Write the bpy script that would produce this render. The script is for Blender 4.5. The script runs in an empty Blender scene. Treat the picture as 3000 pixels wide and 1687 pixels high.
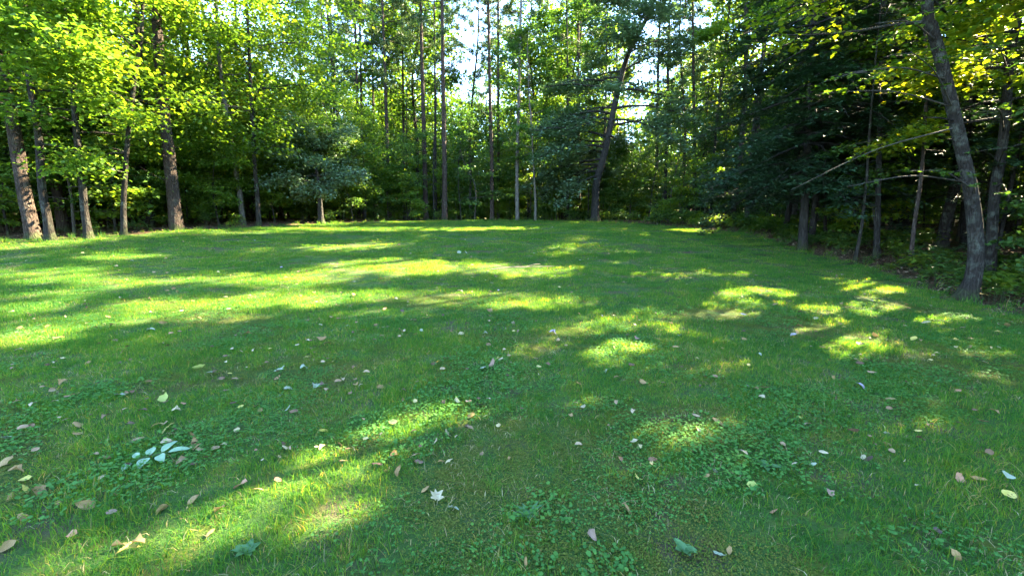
import bpy, math, random
import numpy as np
from mathutils import Vector, Euler

# ------------------------------------------------------------------ camera, sky, sun, exposure
scene = bpy.context.scene
CAM_Z, PITCH, FN = 1.6, math.radians(8.5), 1060.0 / 1288.0
cam_data = bpy.data.cameras.new('camera')
cam_data.sensor_width = 36.0
cam_data.lens = 18.0 * FN
cam_data.clip_start = 0.05
cam_data.clip_end = 1500.0
camera = bpy.data.objects.new('camera', cam_data)
camera.location = (0, 0, CAM_Z)
camera.rotation_euler = (math.radians(90) - PITCH, 0, 0)
scene.collection.objects.link(camera)
scene.camera = camera

SUN_EL, SUN_AZ = math.radians(37), math.radians(56)       # azimuth clockwise from +Y
SUN_DIR = np.array([math.sin(SUN_AZ) * math.cos(SUN_EL), math.cos(SUN_AZ) * math.cos(SUN_EL), math.sin(SUN_EL)])
world = bpy.data.worlds.new('World')
scene.world = world
world.use_nodes = True
wn = world.node_tree
wn.nodes.clear()
w_out = wn.nodes.new('ShaderNodeOutputWorld')
w_bg = wn.nodes.new('ShaderNodeBackground')
w_sky = wn.nodes.new('ShaderNodeTexSky')
w_sky.sky_type = 'NISHITA'
w_sky.sun_disc = False
w_sky.sun_elevation = SUN_EL
w_sky.sun_rotation = SUN_AZ
w_sky.air_density = 1.0
w_sky.dust_density = 0.0
w_sky.ozone_density = 3.0
w_bg.inputs['Strength'].default_value = 0.10
wn.links.new(w_sky.outputs[0], w_bg.inputs[0])
wn.links.new(w_bg.outputs[0], w_out.inputs[0])

sun_data = bpy.data.lights.new('sun', 'SUN')
sun_data.energy = 5.0
sun_data.angle = math.radians(0.5)
sun_data.color = (1.0, 0.85, 0.56)
sun = bpy.data.objects.new('sun', sun_data)
sun.rotation_euler = Vector(SUN_DIR).to_track_quat('Z', 'Y').to_euler()
sun.location = (30, 20, 40)
scene.collection.objects.link(sun)

scene.view_settings.view_transform = 'Standard'
scene.view_settings.look = 'None'
scene.view_settings.exposure = 4.4
scene.view_settings.gamma = 1.0
scene.render.engine = 'CYCLES'
cy = scene.cycles
cy.max_bounces = 8
cy.diffuse_bounces = 6
cy.glossy_bounces = 2
cy.transmission_bounces = 6
cy.transparent_max_bounces = 4
cy.caustics_reflective = False
cy.caustics_refractive = False
cy.sample_clamp_indirect = 6.0
cy.use_denoising = True
scene.render.use_persistent_data = False

# ------------------------------------------------------------------ terrain height and measured places (metres)
YS = [-60, -5, 0, 3, 6, 8, 11, 14, 17, 20, 23, 27, 32, 60, 400]
ZS = [-1.2, -.12, 0, .06, .2, .36, .67, 1.0, 1.27, 1.48, 1.66, 1.86, 1.95, 1.98, 1.98]
def H(x, y):
    x = np.asarray(x, float); y = np.asarray(y, float)
    z = np.interp(y, YS, ZS)
    s = lambda t: np.clip(t, 0, 1) ** 2 * (3 - 2 * np.clip(t, 0, 1))
    z = z - .20 * s((x - 4) / 5) * s((y - 2) / 6) * (1 - s((y - 20) / 10))
    z = z + .12 * s((-x - 6) / 9) * s((y - 4) / 8)
    return z

LAWN = np.array([(-60, -40), (-45, -5), (-27, 8), (-20, 11.9), (-16.2, 13.4), (-14.0, 15.3), (-12.6, 17.6), (-10.6, 20.8), (-8.9, 23.2), (-7.0, 26.0),
                 (-4.4, 27.6), (-1.4, 28.6), (2, 27.6), (5.4, 25.9), (8.2, 23.8), (10.1, 21.2), (10.6, 18.6), (9.6, 14.6), (9.3, 12.6),
                 (9.5, 11.2), (9.1, 9.5), (8.55, 8.0), (8.8, 6.9), (9.8, 5.0), (11, 2), (13, -5), (16, -40)])
def lawn_dist(x, y):
    """signed distance to the lawn edge, positive on the lawn"""
    x = np.asarray(x, float); y = np.asarray(y, float)
    shp = x.shape; x = x.ravel(); y = y.ravel()
    best = np.full(x.shape, 1e9); inside = np.zeros(x.shape, bool)
    n = len(LAWN)
    for i in range(n):
        ax, ay = LAWN[i]; bx, by = LAWN[(i + 1) % n]
        dx, dy = bx - ax, by - ay
        t = np.clip(((x - ax) * dx + (y - ay) * dy) / (dx * dx + dy * dy), 0, 1)
        best = np.minimum(best, np.hypot(x - ax - t * dx, y - ay - t * dy))
        c = ((ay > y) != (by > y)) & (x < (bx - ax) * (y - ay) / (by - ay + 1e-12) + ax)
        inside ^= c
    return np.where(inside, best, -best).reshape(shp)

GAPS = [(-5.05, 18.83, 5.74, 0.38, 1.07, 1.0), (-10.39, 16.63, 3.41, 0.52, 0.39, 0.7), (-5.38, 13.08, 1.35, 0.01, 0.45, 1.0), (-10.42, 11.19, 1.16, 0.11, 0.36, 0.8), (-10.73, 9.21, 0.73, 0.04, 0.32, 0.8), (8.68, 20.52, 1.5, 0.43, 1.0, 1.0), (6.47, 25.51, 2.08, 0.73, 1.35, 0.6), (9.73, 17.03, 0.96, 0.01, 0.57, 0.4), (-1.3, 9.96, 2.73, 0.0, 0.59, 1.0), (0.48, 9.71, 1.19, 0.0, 0.65, 1.0), (-3.32, 10.72, 1.52, 0.0, 0.36, 0.8), (3.65, 9.34, 1.54, 0.07, 0.32, 0.9), (3.13, 12.23, 0.81, 0.0, 0.32, 0.8), (1.23, 11.67, 0.88, 0.0, 0.24, 0.6), (-5.34, 8.81, 1.84, 0.0, 0.25, 1.0), (-8.56, 8.67, 2.07, 0.07, 0.3, 0.85), (-8.48, 7.6, 0.92, 0.02, 0.2, 0.9), (-4.94, 6.89, 1.98, 0.0, 0.3, 1.0), (-3.43, 7.37, 0.99, 0.0, 0.42, 1.0), (-1.93, 7.57, 1.23, 0.0, 0.41, 1.0), (-0.33, 7.26, 1.31, 0.0, 0.59, 1.0), (-1.9, 6.43, 0.99, 0.0, 0.26, 0.7), (-7.89, 6.75, 0.58, 0.0, 0.21, 0.9), (-6.27, 5.97, 0.92, 0.0, 0.14, 0.7), (-6.09, 5.12, 0.6, 0.0, 0.22, 1.0), (-4.59, 6.21, 1.02, 0.0, 0.2, 0.7), (-6.19, 5.47, 0.48, 0.0, 0.13, 0.8), (4.45, 7.88, 0.96, 0.08, 0.32, 1.0), (3.24, 6.32, 0.4, 0.0, 0.16, 0.9), (7.71, 9.51, 0.64, 0.12, 0.23, 0.9), (7.44, 8.64, 0.64, 0.12, 0.27, 1.0), (5.21, 6.75, 0.44, 0.06, 0.13, 0.8), (6.34, 7.17, 0.55, 0.11, 0.23, 0.9), (6.67, 6.53, 0.46, 0.08, 0.3, 1.0), (6.04, 6.52, 0.3, 0.05, 0.16, 0.7), (2.59, 7.7, 0.44, 0.0, 0.24, 0.5), (0.45, 5.62, 0.49, 0.0, 0.15, 0.8), (-0.71, 5.27, 0.61, 0.0, 0.2, 0.5), (2.81, 5.24, 0.31, 0.0, 0.11, 0.7), (1.15, 4.87, 0.28, 0.0, 0.2, 1.0), (2.33, 4.23, 0.42, 0.0, 0.12, 0.6), (5.51, 4.73, 0.3, 0.02, 0.1, 0.7), (4.79, 4.66, 0.24, 0.01, 0.08, 0.6), (3.94, 3.68, 0.25, 0.0, 0.12, 0.5), (4.72, 3.96, 0.2, 0.0, 0.12, 0.8), (0.36, 3.52, 0.28, 0.0, 0.15, 0.9), (-0.5, 3.19, 0.45, 0.0, 0.12, 0.8), (-0.97, 2.93, 0.35, 0.0, 0.1, 0.7), (-1.37, 4.26, 0.5, 0.0, 0.18, 0.5), (1.45, 3.56, 0.32, 0.0, 0.11, 0.25), (1.37, 2.88, 0.14, 0.0, 0.12, 0.9), (-1.0, 2.11, 0.24, 0.0, 0.15, 1.0), (-1.45, 2.24, 0.25, 0.0, 0.11, 0.7), (-1.28, 2.54, 0.23, 0.0, 0.13, 0.8), (-1.59, 1.85, 0.29, 0.0, 0.07, 0.7), (-1.91, 1.78, 0.23, 0.0, 0.05, 0.6), (-1.37, 1.98, 0.25, 0.0, 0.09, 0.8), (-0.76, 2.49, 0.15, 0.0, 0.08, 0.6), (2.63, 2.02, 0.13, 0.0, 0.12, 0.6), (1.87, 1.96, 0.12, 0.0, 0.06, 0.3), (0.01, 2.47, 0.1, 0.0, 0.05, 0.3), (-15.51, 13.76, 0.77, 0.0, 0.35, 1.0), (-14.34, 14.37, 0.64, 0.03, 0.42, 1.0), (-15.12, 13.97, 0.78, 0.01, 0.48, 1.0), (-9.56, 21.4, 1.05, 0.33, 1.15, 1.0), (-13.99, 15.32, 0.54, 0.04, 0.35, 0.8), (1.02, 2.95, 0.18, 0.0, 0.07, 0.8), (1.57, 3.88, 0.22, 0.0, 0.09, 0.4), (1.02, 2.47, 0.06, 0.0, 0.04, 0.4), (-1.8, 8.94, 0.17, 0.0, 0.24, 0.6), (-1.1, 2.43, 0.16, 0.0, 0.03, 0.4), (-2.63, 3.43, 0.08, 0.0, 0.03, 0.4), (-3.98, 6.85, 0.33, 0.0, 0.19, 0.6), (-2.49, 7.1, 0.31, 0.0, 0.17, 0.4), (3.38, 3.13, 0.22, 0.0, 0.07, 0.6), (-4.7, 4.64, 0.26, 0.0, 0.07, 0.6), (-1.37, 3.5, 0.06, 0.0, 0.07, 0.6), (-4.69, 5.16, 0.13, 0.0, 0.12, 0.4), (0.06, 3.09, 0.06, 0.0, 0.07, 0.4), (5.55, 5.21, 0.18, 0.02, 0.12, 0.6), (-0.88, 3.62, 0.06, 0.0, 0.03, 0.4), (0.83, 2.34, 0.06, 0.0, 0.03, 0.6), (-1.49, 5.16, 0.18, 0.0, 0.13, 0.4), (0.76, 2.82, 0.11, 0.0, 0.04, 0.6), (10.41, 10.08, 0.22, 0.0, 0.25, 0.4), (-0.75, 2.41, 0.13, 0.0, 0.03, 0.6), (-1.07, 2.76, 0.15, 0.0, 0.06, 0.6), (9.81, 8.52, 0.11, 0.0, 0.25, 0.8), (11.62, 11.87, 0.4, 0.0, 0.24, 0.6), (-0.18, 4.58, 0.07, 0.0, 0.12, 0.4), (3.94, 5.37, 0.11, 0.0, 0.16, 0.8), (3.68, 3.38, 0.19, 0.0, 0.04, 0.6), (-2.19, 10.03, 0.24, 0.0, 0.15, 0.8), (2.05, 2.29, 0.11, 0.0, 0.04, 0.8), (-2.09, 6.07, 0.19, 0.0, 0.17, 0.4), (-0.51, 2.26, 0.19, 0.0, 0.04, 0.6), (6.85, 7.88, 0.29, 0.06, 0.21, 0.8), (4.51, 5.11, 0.25, 0.01, 0.13, 0.8), (2.68, 10.78, 0.21, 0.0, 0.28, 0.8), (-1.8, 4.14, 0.21, 0.0, 0.09, 0.6), (5.86, 5.43, 0.13, 0.01, 0.17, 0.6), (1.04, 6.36, 0.24, 0.0, 0.12, 0.8), (1.12, 2.76, 0.1, 0.0, 0.05, 0.8), (4.91, 4.71, 0.27, 0.01, 0.07, 0.8), (-0.26, 5.07, 0.14, 0.0, 0.06, 0.4), (-3.13, 5.09, 0.25, 0.0, 0.08, 0.4), (1.7, 2.99, 0.08, 0.0, 0.06, 0.8), (0.24, 2.38, 0.09, 0.0, 0.04, 0.8), (-1.08, 2.25, 0.07, 0.0, 0.04, 0.8), (2.65, 6.79, 0.26, 0.0, 0.16, 0.4), (2.77, 2.28, 0.07, 0.0, 0.05, 0.4), (-2.53, 7.39, 0.13, 0.0, 0.09, 0.6), (-0.91, 3.24, 0.06, 0.0, 0.04, 0.8), (12.18, 13.06, 0.29, 0.0, 0.26, 0.6), (2.84, 3.14, 0.14, 0.0, 0.07, 0.8), (2.8, 9.11, 0.26, 0.0, 0.17, 0.8), (-2.09, 5.19, 0.1, 0.0, 0.09, 0.8), (1.9, 5.03, 0.1, 0.0, 0.11, 0.8), (0.06, 7.09, 0.12, 0.0, 0.09, 0.8), (-9.01, 8.73, 0.25, 0.01, 0.2, 0.4), (-0.87, 2.53, 0.13, 0.0, 0.04, 0.4), (0.19, 4.18, 0.2, 0.0, 0.06, 0.4), (1.7, 6.24, 0.32, 0.0, 0.12, 0.6), (-2.52, 2.36, 0.09, 0.0, 0.05, 0.4), (0.07, 8.51, 0.27, 0.0, 0.17, 0.6), (-7.78, 8.2, 0.2, 0.0, 0.16, 0.8)]
LEAVES = [(-2.58, 2.97, 'yellowlong', 0.173), (-3.03, 3.48, 'greencurl', 0.159), (-2.74, 3.25, 'pale', 0.071), (-3.26, 4.21, 'greencurl', 0.124), (-3.0, 4.04, 'palegrey', 0.104), (-2.82, 4.04, 'yellow', 0.08), (-2.15, 4.17, 'palegrey', 0.131), (-1.84, 3.74, 'palegrey', 0.126), (-1.77, 3.77, 'brown', 0.097), (-1.95, 4.43, 'yellowlong', 0.122), (-1.22, 3.74, 'tan', 0.081), (-2.05, 3.53, 'palegrey', 0.077), (-1.85, 3.3, 'palegrey', 0.072), (-2.27, 3.34, 'yellow', 0.053), (-3.48, 3.56, 'palegrey', 0.088), (-3.9, 3.6, 'tan', 0.086), (-3.35, 3.05, 'tan', 0.098), (-3.21, 2.92, 'tan', 0.071), (-2.3, 2.85, 'tan', 0.086), (-2.23, 2.77, 'tan', 0.095), (-3.67, 2.88, 'palegrey', 0.122), (-3.29, 2.54, 'tan', 0.109), (-3.12, 2.45, 'tan', 0.085), (-2.97, 2.37, 'yellow', 0.063), (-2.87, 2.28, 'yellow', 0.08), (-2.76, 2.25, 'tan', 0.107), (-2.88, 2.22, 'tan', 0.069), (-2.63, 2.07, 'tan', 0.077), (-2.38, 2.15, 'tan', 0.102), (-2.31, 2.24, 'tan', 0.069), (-2.17, 2.08, 'brown', 0.052), (-1.91, 2.1, 'tan', 0.087), (-2.47, 1.85, 'tan', 0.082), (-1.91, 1.84, 'tan', 0.089), (-1.84, 1.81, 'yellow', 0.088), (-1.82, 1.84, 'tan', 0.07), (-1.62, 2.32, 'rusty', 0.086), (-1.42, 2.36, 'rusty', 0.058), (-1.49, 2.27, 'tan', 0.061), (-1.81, 2.19, 'tan', 0.072), (-1.59, 2.09, 'tan', 0.078), (-1.53, 1.93, 'tan', 0.069), (-2.22, 1.92, 'rusty', 0.052), (-1.22, 2.79, 'tan', 0.068), (-1.56, 2.62, 'pale', 0.053), (-0.8, 2.64, 'tan', 0.075), (-0.87, 2.51, 'darkbrown', 0.092), (-0.78, 2.46, 'tan', 0.075), (-0.71, 2.45, 'tan', 0.075), (-0.51, 2.28, 'tan', 0.066), (-0.32, 2.1, 'palegrey', 0.07), (-0.47, 2.58, 'tan', 0.047), (-0.33, 3.22, 'tan', 0.084), (-0.26, 3.37, 'darkbrown', 0.114), (-0.48, 2.95, 'pale', 0.089), (0.2, 2.91, 'tan', 0.065), (-0.31, 4.13, 'palegrey', 0.146), (-0.2, 4.23, 'brown', 0.125), (-0.12, 4.4, 'pale', 0.095), (-0.79, 4.31, 'orange', 0.063), (0.53, 5.35, 'lavender', 0.114), (0.96, 4.12, 'palegrey', 0.081), (1.03, 3.97, 'tan', 0.086), (1.25, 3.85, 'tan', 0.091), (1.64, 4.75, 'palegrey', 0.079), (2.19, 5.34, 'palegrey', 0.078), (2.23, 3.68, 'tan', 0.109), (2.2, 3.52, 'pale', 0.084), (2.3, 3.17, 'yellow', 0.06), (0.73, 2.99, 'brown', 0.06), (0.86, 2.77, 'pale', 0.056), (1.6, 3.08, 'tan', 0.111), (3.13, 3.93, 'tan', 0.058), (3.78, 4.84, 'yellow', 0.071), (3.74, 5.39, 'tan', 0.105), (3.64, 5.3, 'lavender', 0.082), (3.27, 3.77, 'darkbrown', 0.063), (3.7, 3.73, 'darkbrown', 0.081), (2.37, 2.64, 'pale', 0.064), (2.36, 2.59, 'darkbrown', 0.089), (1.94, 2.52, 'palegrey', 0.051), (1.27, 2.44, 'palegrey', 0.06), (1.19, 2.38, 'tan', 0.049), (1.43, 2.31, 'greencurl', 0.081), (1.43, 2.09, 'rusty', 0.052), (1.83, 2.23, 'brown', 0.055), (2.74, 2.38, 'rusty', 0.073), (2.86, 2.38, 'tan', 0.078), (2.41, 2.3, 'pale', 0.04), (2.15, 1.92, 'darkbrown', 0.052), (2.08, 1.77, 'tan', 0.064), (1.83, 1.78, 'palegrey', 0.034), (0.99, 1.8, 'palegrey', 0.064), (1.05, 1.82, 'tan', 0.054), (0.41, 1.92, 'brown', 0.076), (0.07, 1.75, 'tan', 0.081), (-2.56, 2.17, 'tan', 0.049), (-2.52, 2.39, 'pale', 0.049), (-2.69, 2.6, 'tan', 0.09), (-0.36, 6.46, 'tan', 0.137), (-1.49, 5.52, 'tan', 0.139), (-1.45, 6.05, 'pale', 0.152), (-2.67, 6.11, 'tan', 0.118), (-2.01, 5.51, 'tan', 0.107), (-2.37, 5.1, 'tan', 0.149), (-2.87, 7.54, 'tan', 0.115), (-4.63, 6.11, 'yellow', 0.094), (-6.36, 7.27, 'tan', 0.153), (-5.01, 5.91, 'tan', 0.126), (-4.89, 5.56, 'palegrey', 0.14), (-6.67, 5.56, 'tan', 0.129), (-6.35, 5.61, 'tan', 0.087), (-6.01, 6.15, 'rusty', 0.107), (-5.7, 5.15, 'tan', 0.13), (-3.42, 5.32, 'tan', 0.134), (-4.54, 4.34, 'tan', 0.077), (-0.98, 7.85, 'pale', 0.15), (-0.67, 5.4, 'pale', 0.105), (-0.01, 2.6, 'tan', 0.042), (-0.98, 3.64, 'brown', 0.072), (-1.46, 3.77, 'tan', 0.097), (-2.06, 3.26, 'tan', 0.072), (0.64, 3.81, 'tan', 0.075), (0.56, 2.9, 'tan', 0.047), (1.93, 4.81, 'tan', 0.084), (3.51, 6.27, 'lavender', 0.091), (2.93, 5.18, 'tan', 0.081), (4.38, 6.89, 'rusty', 0.099), (4.33, 6.21, 'tan', 0.108), (4.68, 5.29, 'tan', 0.154), (7.3, 6.07, 'tan', 0.129), (5.93, 5.3, 'tan', 0.093), (5.69, 5.24, 'yellow', 0.092), (5.83, 4.89, 'pale', 0.105), (6.15, 6.11, 'pale', 0.177), (3.92, 3.24, 'tan', 0.071), (2.66, 2.79, 'tan', 0.062), (2.81, 3.48, 'brown', 0.062), (3.22, 3.05, 'brown', 0.067)]
SPOT = {'compound': (-2.37, 2.58), 'maplepale': (-2.36, 4.07), 'mapletan': (-0.42, 2.16), 'bigpale': (3.0, 2.34), 'yellowround': (2.79, 2.17), 'rosette': (0.09, 2.06), 'weedA': (-1.27, 1.81), 'weedB': (0.83, 1.82), 'stick': (0.21, 9.84), 'weedC': (1.64, 2.51), 'pile': (-2.8, 3.81), 'twobright': (-1.5, 11.97), 'flower': (-0.07, 1.88)}
TRUNKS = {
 'L1': (-15.8, 14.0, 0.19, [(0.0, 0.0, 0.0), (-0.03, 0.0, 0.84), (-0.06, 0.0, 1.73), (-0.04, 0.0, 3.34), (-0.09, 0.0, 5.01), (-0.29, 0.0, 6.62), (-0.78, 0.0, 13.81), (-1.01, 0.0, 21.73)]),
 'L2': (-14.8, 13.6, 0.11, [(0.0, 0.0, 0.0), (0.0, 0.0, 0.8), (-0.02, 0.0, 1.67), (0.14, 0.0, 3.35), (0.14, 0.0, 4.85), (0.23, 0.0, 6.42), (0.39, 0.0, 11.68), (0.46, 0.0, 17.48)]),
 'L3': (-17.37, 16.5, 0.17, [(0.0, 0.0, 0.0), (-0.03, 0.0, 0.88), (-0.08, 0.0, 2.22), (-0.22, 0.0, 3.67), (-0.03, 0.0, 6.6), (-0.24, 0.0, 8.33), (-0.62, 0.0, 14.19), (-0.8, 0.0, 20.65)]),
 'L4': (-14.16, 14.2, 0.105, [(0.0, 0.0, 0.0), (-0.01, 0.0, 1.02), (0.06, 0.0, 2.04), (0.1, 0.0, 3.42), (0.25, 0.0, 5.22), (0.29, 0.0, 6.85), (0.36, 0.0, 12.4), (0.4, 0.0, 18.51)]),
 'L5': (-13.72, 15.0, 0.085, [(0.0, 0.0, 0.0), (0.12, 0.0, 0.97), (0.29, 0.0, 1.91), (0.63, 0.0, 3.5), (1.06, 0.0, 5.16), (1.53, 0.0, 6.88), (2.02, 0.0, 10.37), (2.26, 0.0, 14.25)]),
 'L6': (-15.73, 18.5, 0.15, [(0.0, 0.0, 0.0), (0.07, 0.0, 1.32), (0.03, 0.0, 2.65), (0.03, 0.0, 4.59), (0.39, 0.0, 6.46), (0.52, 0.0, 8.28), (0.72, 0.0, 13.69), (0.81, 0.0, 19.64)]),
 'L7': (-13.4, 17.0, 0.225, [(0.0, 0.0, 0.0), (0.01, 0.0, 1.15), (0.03, 0.0, 2.23), (0.04, 0.0, 3.87), (0.06, 0.0, 6.03), (0.16, 0.0, 7.7), (0.42, 0.0, 15.38), (0.54, 0.0, 23.82)]),
 'L8': (-12.94, 20.5, 0.12, [(0.0, 0.0, 0.0), (-0.02, 0.0, 1.39), (-0.14, 0.0, 2.86), (-0.26, 0.0, 4.48), (-0.37, 0.0, 7.08), (-0.31, 0.0, 9.26), (-0.22, 0.0, 14.71), (-0.18, 0.0, 20.71)]),
 'L9': (-11.88, 20.0, 0.1, [(0.0, 0.0, 0.0), (0.04, 0.0, 1.32), (0.06, 0.0, 3.11), (0.15, 0.0, 5.7), (0.28, 0.0, 8.52), (0.39, 0.0, 12.79), (0.45, 0.0, 17.5)]),
 'L10': (-9.85, 22.0, 0.14, [(0.0, 0.0, 0.0), (0.02, 0.0, 1.25), (0.02, 0.0, 2.04), (-0.15, 0.0, 3.21), (-0.19, 0.0, 3.79), (-0.21, 0.0, 4.42)]),
 'C1': (-4.43, 28.0, 0.18, [(0.0, 0.0, 0.0), (0.07, 0.0, 1.83), (0.09, 0.0, 3.83), (0.1, 0.0, 7.46), (0.17, 0.0, 13.2), (0.21, 0.0, 19.56), (0.23, 0.0, 26.55)]),
 'C2': (-6.04, 30.0, 0.18, [(0.0, 0.0, 0.0), (0.02, 0.0, 4.13), (0.03, 0.0, 8.02), (0.06, 0.0, 14.17), (0.08, 0.0, 20.56), (0.09, 0.0, 27.59)]),
 'C3': (-5.9, 33.0, 0.12, [(0.0, 0.0, 0.0), (0.17, 0.0, 7.42), (0.3, 0.0, 15.59), (0.34, 0.0, 19.77), (0.36, 0.0, 24.37)]),
 'C4': (-8.61, 30.0, 0.15, [(0.0, 0.0, 0.0), (0.06, 0.0, 4.69), (0.09, 0.0, 8.3), (0.14, 0.0, 14.2), (0.17, 0.0, 19.6), (0.18, 0.0, 25.54)]),
 'C5': (-11.15, 31.0, 0.13, [(0.0, 0.0, 0.0), (0.32, 0.0, 7.03), (0.52, 0.0, 14.7), (0.6, 0.0, 19.9), (0.63, 0.0, 25.61)]),
 'C6': (-11.47, 33.0, 0.13, [(0.0, 0.0, 0.0), (0.24, 0.0, 7.48), (0.5, 0.0, 15.65), (0.58, 0.0, 20.37), (0.62, 0.0, 25.56)]),
 'C7': (-13.06, 32.0, 0.13, [(0.0, 0.0, 0.0), (0.23, 0.0, 10.26), (0.1, 0.0, 15.21), (0.03, 0.0, 19.68), (0.0, 0.0, 24.61)]),
 'C9': (-1.37, 29.5, 0.15, [(0.0, 0.0, 0.0), (0.0, 0.0, 4.01), (-0.08, 0.0, 7.84), (-0.16, 0.0, 13.88), (-0.21, 0.0, 20.39), (-0.23, 0.0, 27.55)]),
 'C10': (-1.04, 33.0, 0.14, [(0.0, 0.0, 0.0), (0.01, 0.0, 7.39), (0.05, 0.0, 15.56), (0.06, 0.0, 20.74), (0.07, 0.0, 26.44)]),
 'C11': (0.36, 28.0, 0.13, [(0.0, 0.0, 0.0), (-0.03, 0.0, 3.81), (0.06, 0.0, 7.44), (0.19, 0.0, 13.18), (0.27, 0.0, 19.53), (0.31, 0.0, 26.52)]),
 'C12': (1.48, 27.0, 0.08, [(0.0, 0.0, 0.0), (-0.01, 0.0, 1.28), (-0.13, 0.0, 3.22), (-0.32, 0.0, 6.04), (-0.47, 0.0, 7.88), (-0.54, 0.0, 9.39), (-0.58, 0.0, 11.06)]),
 'C13': (5.32, 34.0, 0.16, [(0.0, 0.0, 0.0), (-0.28, 0.0, 10.52), (-0.41, 0.0, 16.06), (-0.46, 0.0, 20.5), (-0.49, 0.0, 25.39)]),
 'C14': (5.06, 26.0, 0.24, [(0.0, 0.0, 0.0), (-0.01, 0.0, 1.31), (0.05, 0.0, 2.48), (0.47, 0.0, 4.09), (0.93, 0.0, 6.56), (1.52, 0.0, 9.18), (2.21, 0.0, 10.66), (2.97, 0.0, 12.33), (3.72, 0.0, 15.55), (4.08, 0.0, 19.16)]),
 'C15': (11.1, 31.0, 0.13, [(0.0, 0.0, 0.0), (-0.22, 0.0, 7.17), (-0.45, 0.0, 14.85), (-0.53, 0.0, 20.0), (-0.57, 0.0, 25.67)]),
 'C16': (11.13, 33.0, 0.15, [(0.0, 0.0, 0.0), (-0.37, 0.0, 10.31), (-0.45, 0.0, 15.68), (-0.48, 0.0, 20.36), (-0.5, 0.0, 25.51)]),
 'C17': (12.87, 30.0, 0.14, [(0.0, 0.0, 0.0), (-0.61, 0.0, 8.27), (-1.08, 0.0, 14.42), (-1.28, 0.0, 19.31), (-1.38, 0.0, 24.68)]),
 'C18': (-8.55, 34.0, 0.13, [(0.0, 0.0, 0.0), (0.24, 0.0, 9.67), (0.37, 0.0, 16.06), (0.42, 0.0, 20.52), (0.44, 0.0, 25.41)]),
 'C19': (-11.25, 35.0, 0.13, [(0.0, 0.0, 0.0), (0.37, 0.0, 10.87), (0.55, 0.0, 16.57), (0.63, 0.0, 20.8), (0.67, 0.0, 25.46)]),
 'C20': (3.91, 30.0, 0.1, [(0.0, 0.0, 0.0), (-0.18, 0.0, 9.29), (-0.33, 0.0, 14.17), (-0.39, 0.0, 18.06), (-0.42, 0.0, 22.34)]),
 'R1': (9.63, 14.0, 0.13, [(0.0, 0.0, 0.0), (-0.07, 0.0, 1.05), (-0.11, 0.0, 2.32), (-0.28, 0.0, 5.22), (-0.44, 0.0, 10.06), (-0.52, 0.0, 15.4)]),
 'R1b': (12.2, 16.5, 0.06, [(0.0, 0.0, 0.0), (-0.26, 0.0, 2.1), (-0.56, 0.0, 4.27), (-0.8, 0.0, 7.52), (-0.91, 0.0, 11.11)]),
 'R2': (10.43, 11.0, 0.05, [(0.0, 0.0, 0.0), (-0.05, 0.0, 1.15), (-0.05, 0.0, 2.45), (-0.23, 0.0, 4.63), (-0.58, 0.0, 6.42), (-0.74, 0.0, 7.93), (-0.82, 0.0, 9.6)]),
 'R3': (8.71, 8.0, 0.118, [(0.0, 0.0, 0.0), (0.1, 0.0, 0.4), (0.09, 0.0, 0.86), (-0.03, 0.0, 1.45), (-0.24, 0.0, 2.18), (-0.66, 0.0, 3.3), (-1.05, 0.0, 4.25), (-1.34, 0.0, 4.9), (-1.52, 0.0, 5.47), (-2.24, 0.0, 9.66), (-2.59, 0.0, 14.32)]),
 'R4': (11.18, 9.8, 0.105, [(0.0, 0.0, 0.0), (-0.09, 0.0, 0.93), (-0.2, 0.0, 2.0), (-0.22, 0.0, 3.3), (-0.35, 0.0, 4.95), (-0.31, 0.0, 5.98), (-0.19, 0.0, 10.48), (-0.14, 0.0, 15.43)]),
 'R5': (10.81, 12.5, 0.08, [(0.0, 0.0, 0.0), (-0.18, 0.0, 1.84), (-0.38, 0.0, 3.82), (-0.59, 0.0, 5.91), (-0.78, 0.0, 9.4), (-0.88, 0.0, 13.24)]),
 'R6': (12.14, 15.0, 0.09, [(0.0, 0.0, 0.0), (-0.19, 0.0, 2.19), (-0.44, 0.0, 4.8), (-0.68, 0.0, 9.35), (-0.79, 0.0, 14.35)]),
 'R7': (9.36, 11.5, 0.04, [(0.0, 0.0, 0.0), (0.08, 0.0, 0.97), (0.06, 0.0, 2.32), (-0.02, 0.0, 3.62), (-0.09, 0.0, 5.72), (-0.12, 0.0, 8.03)])}
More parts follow.
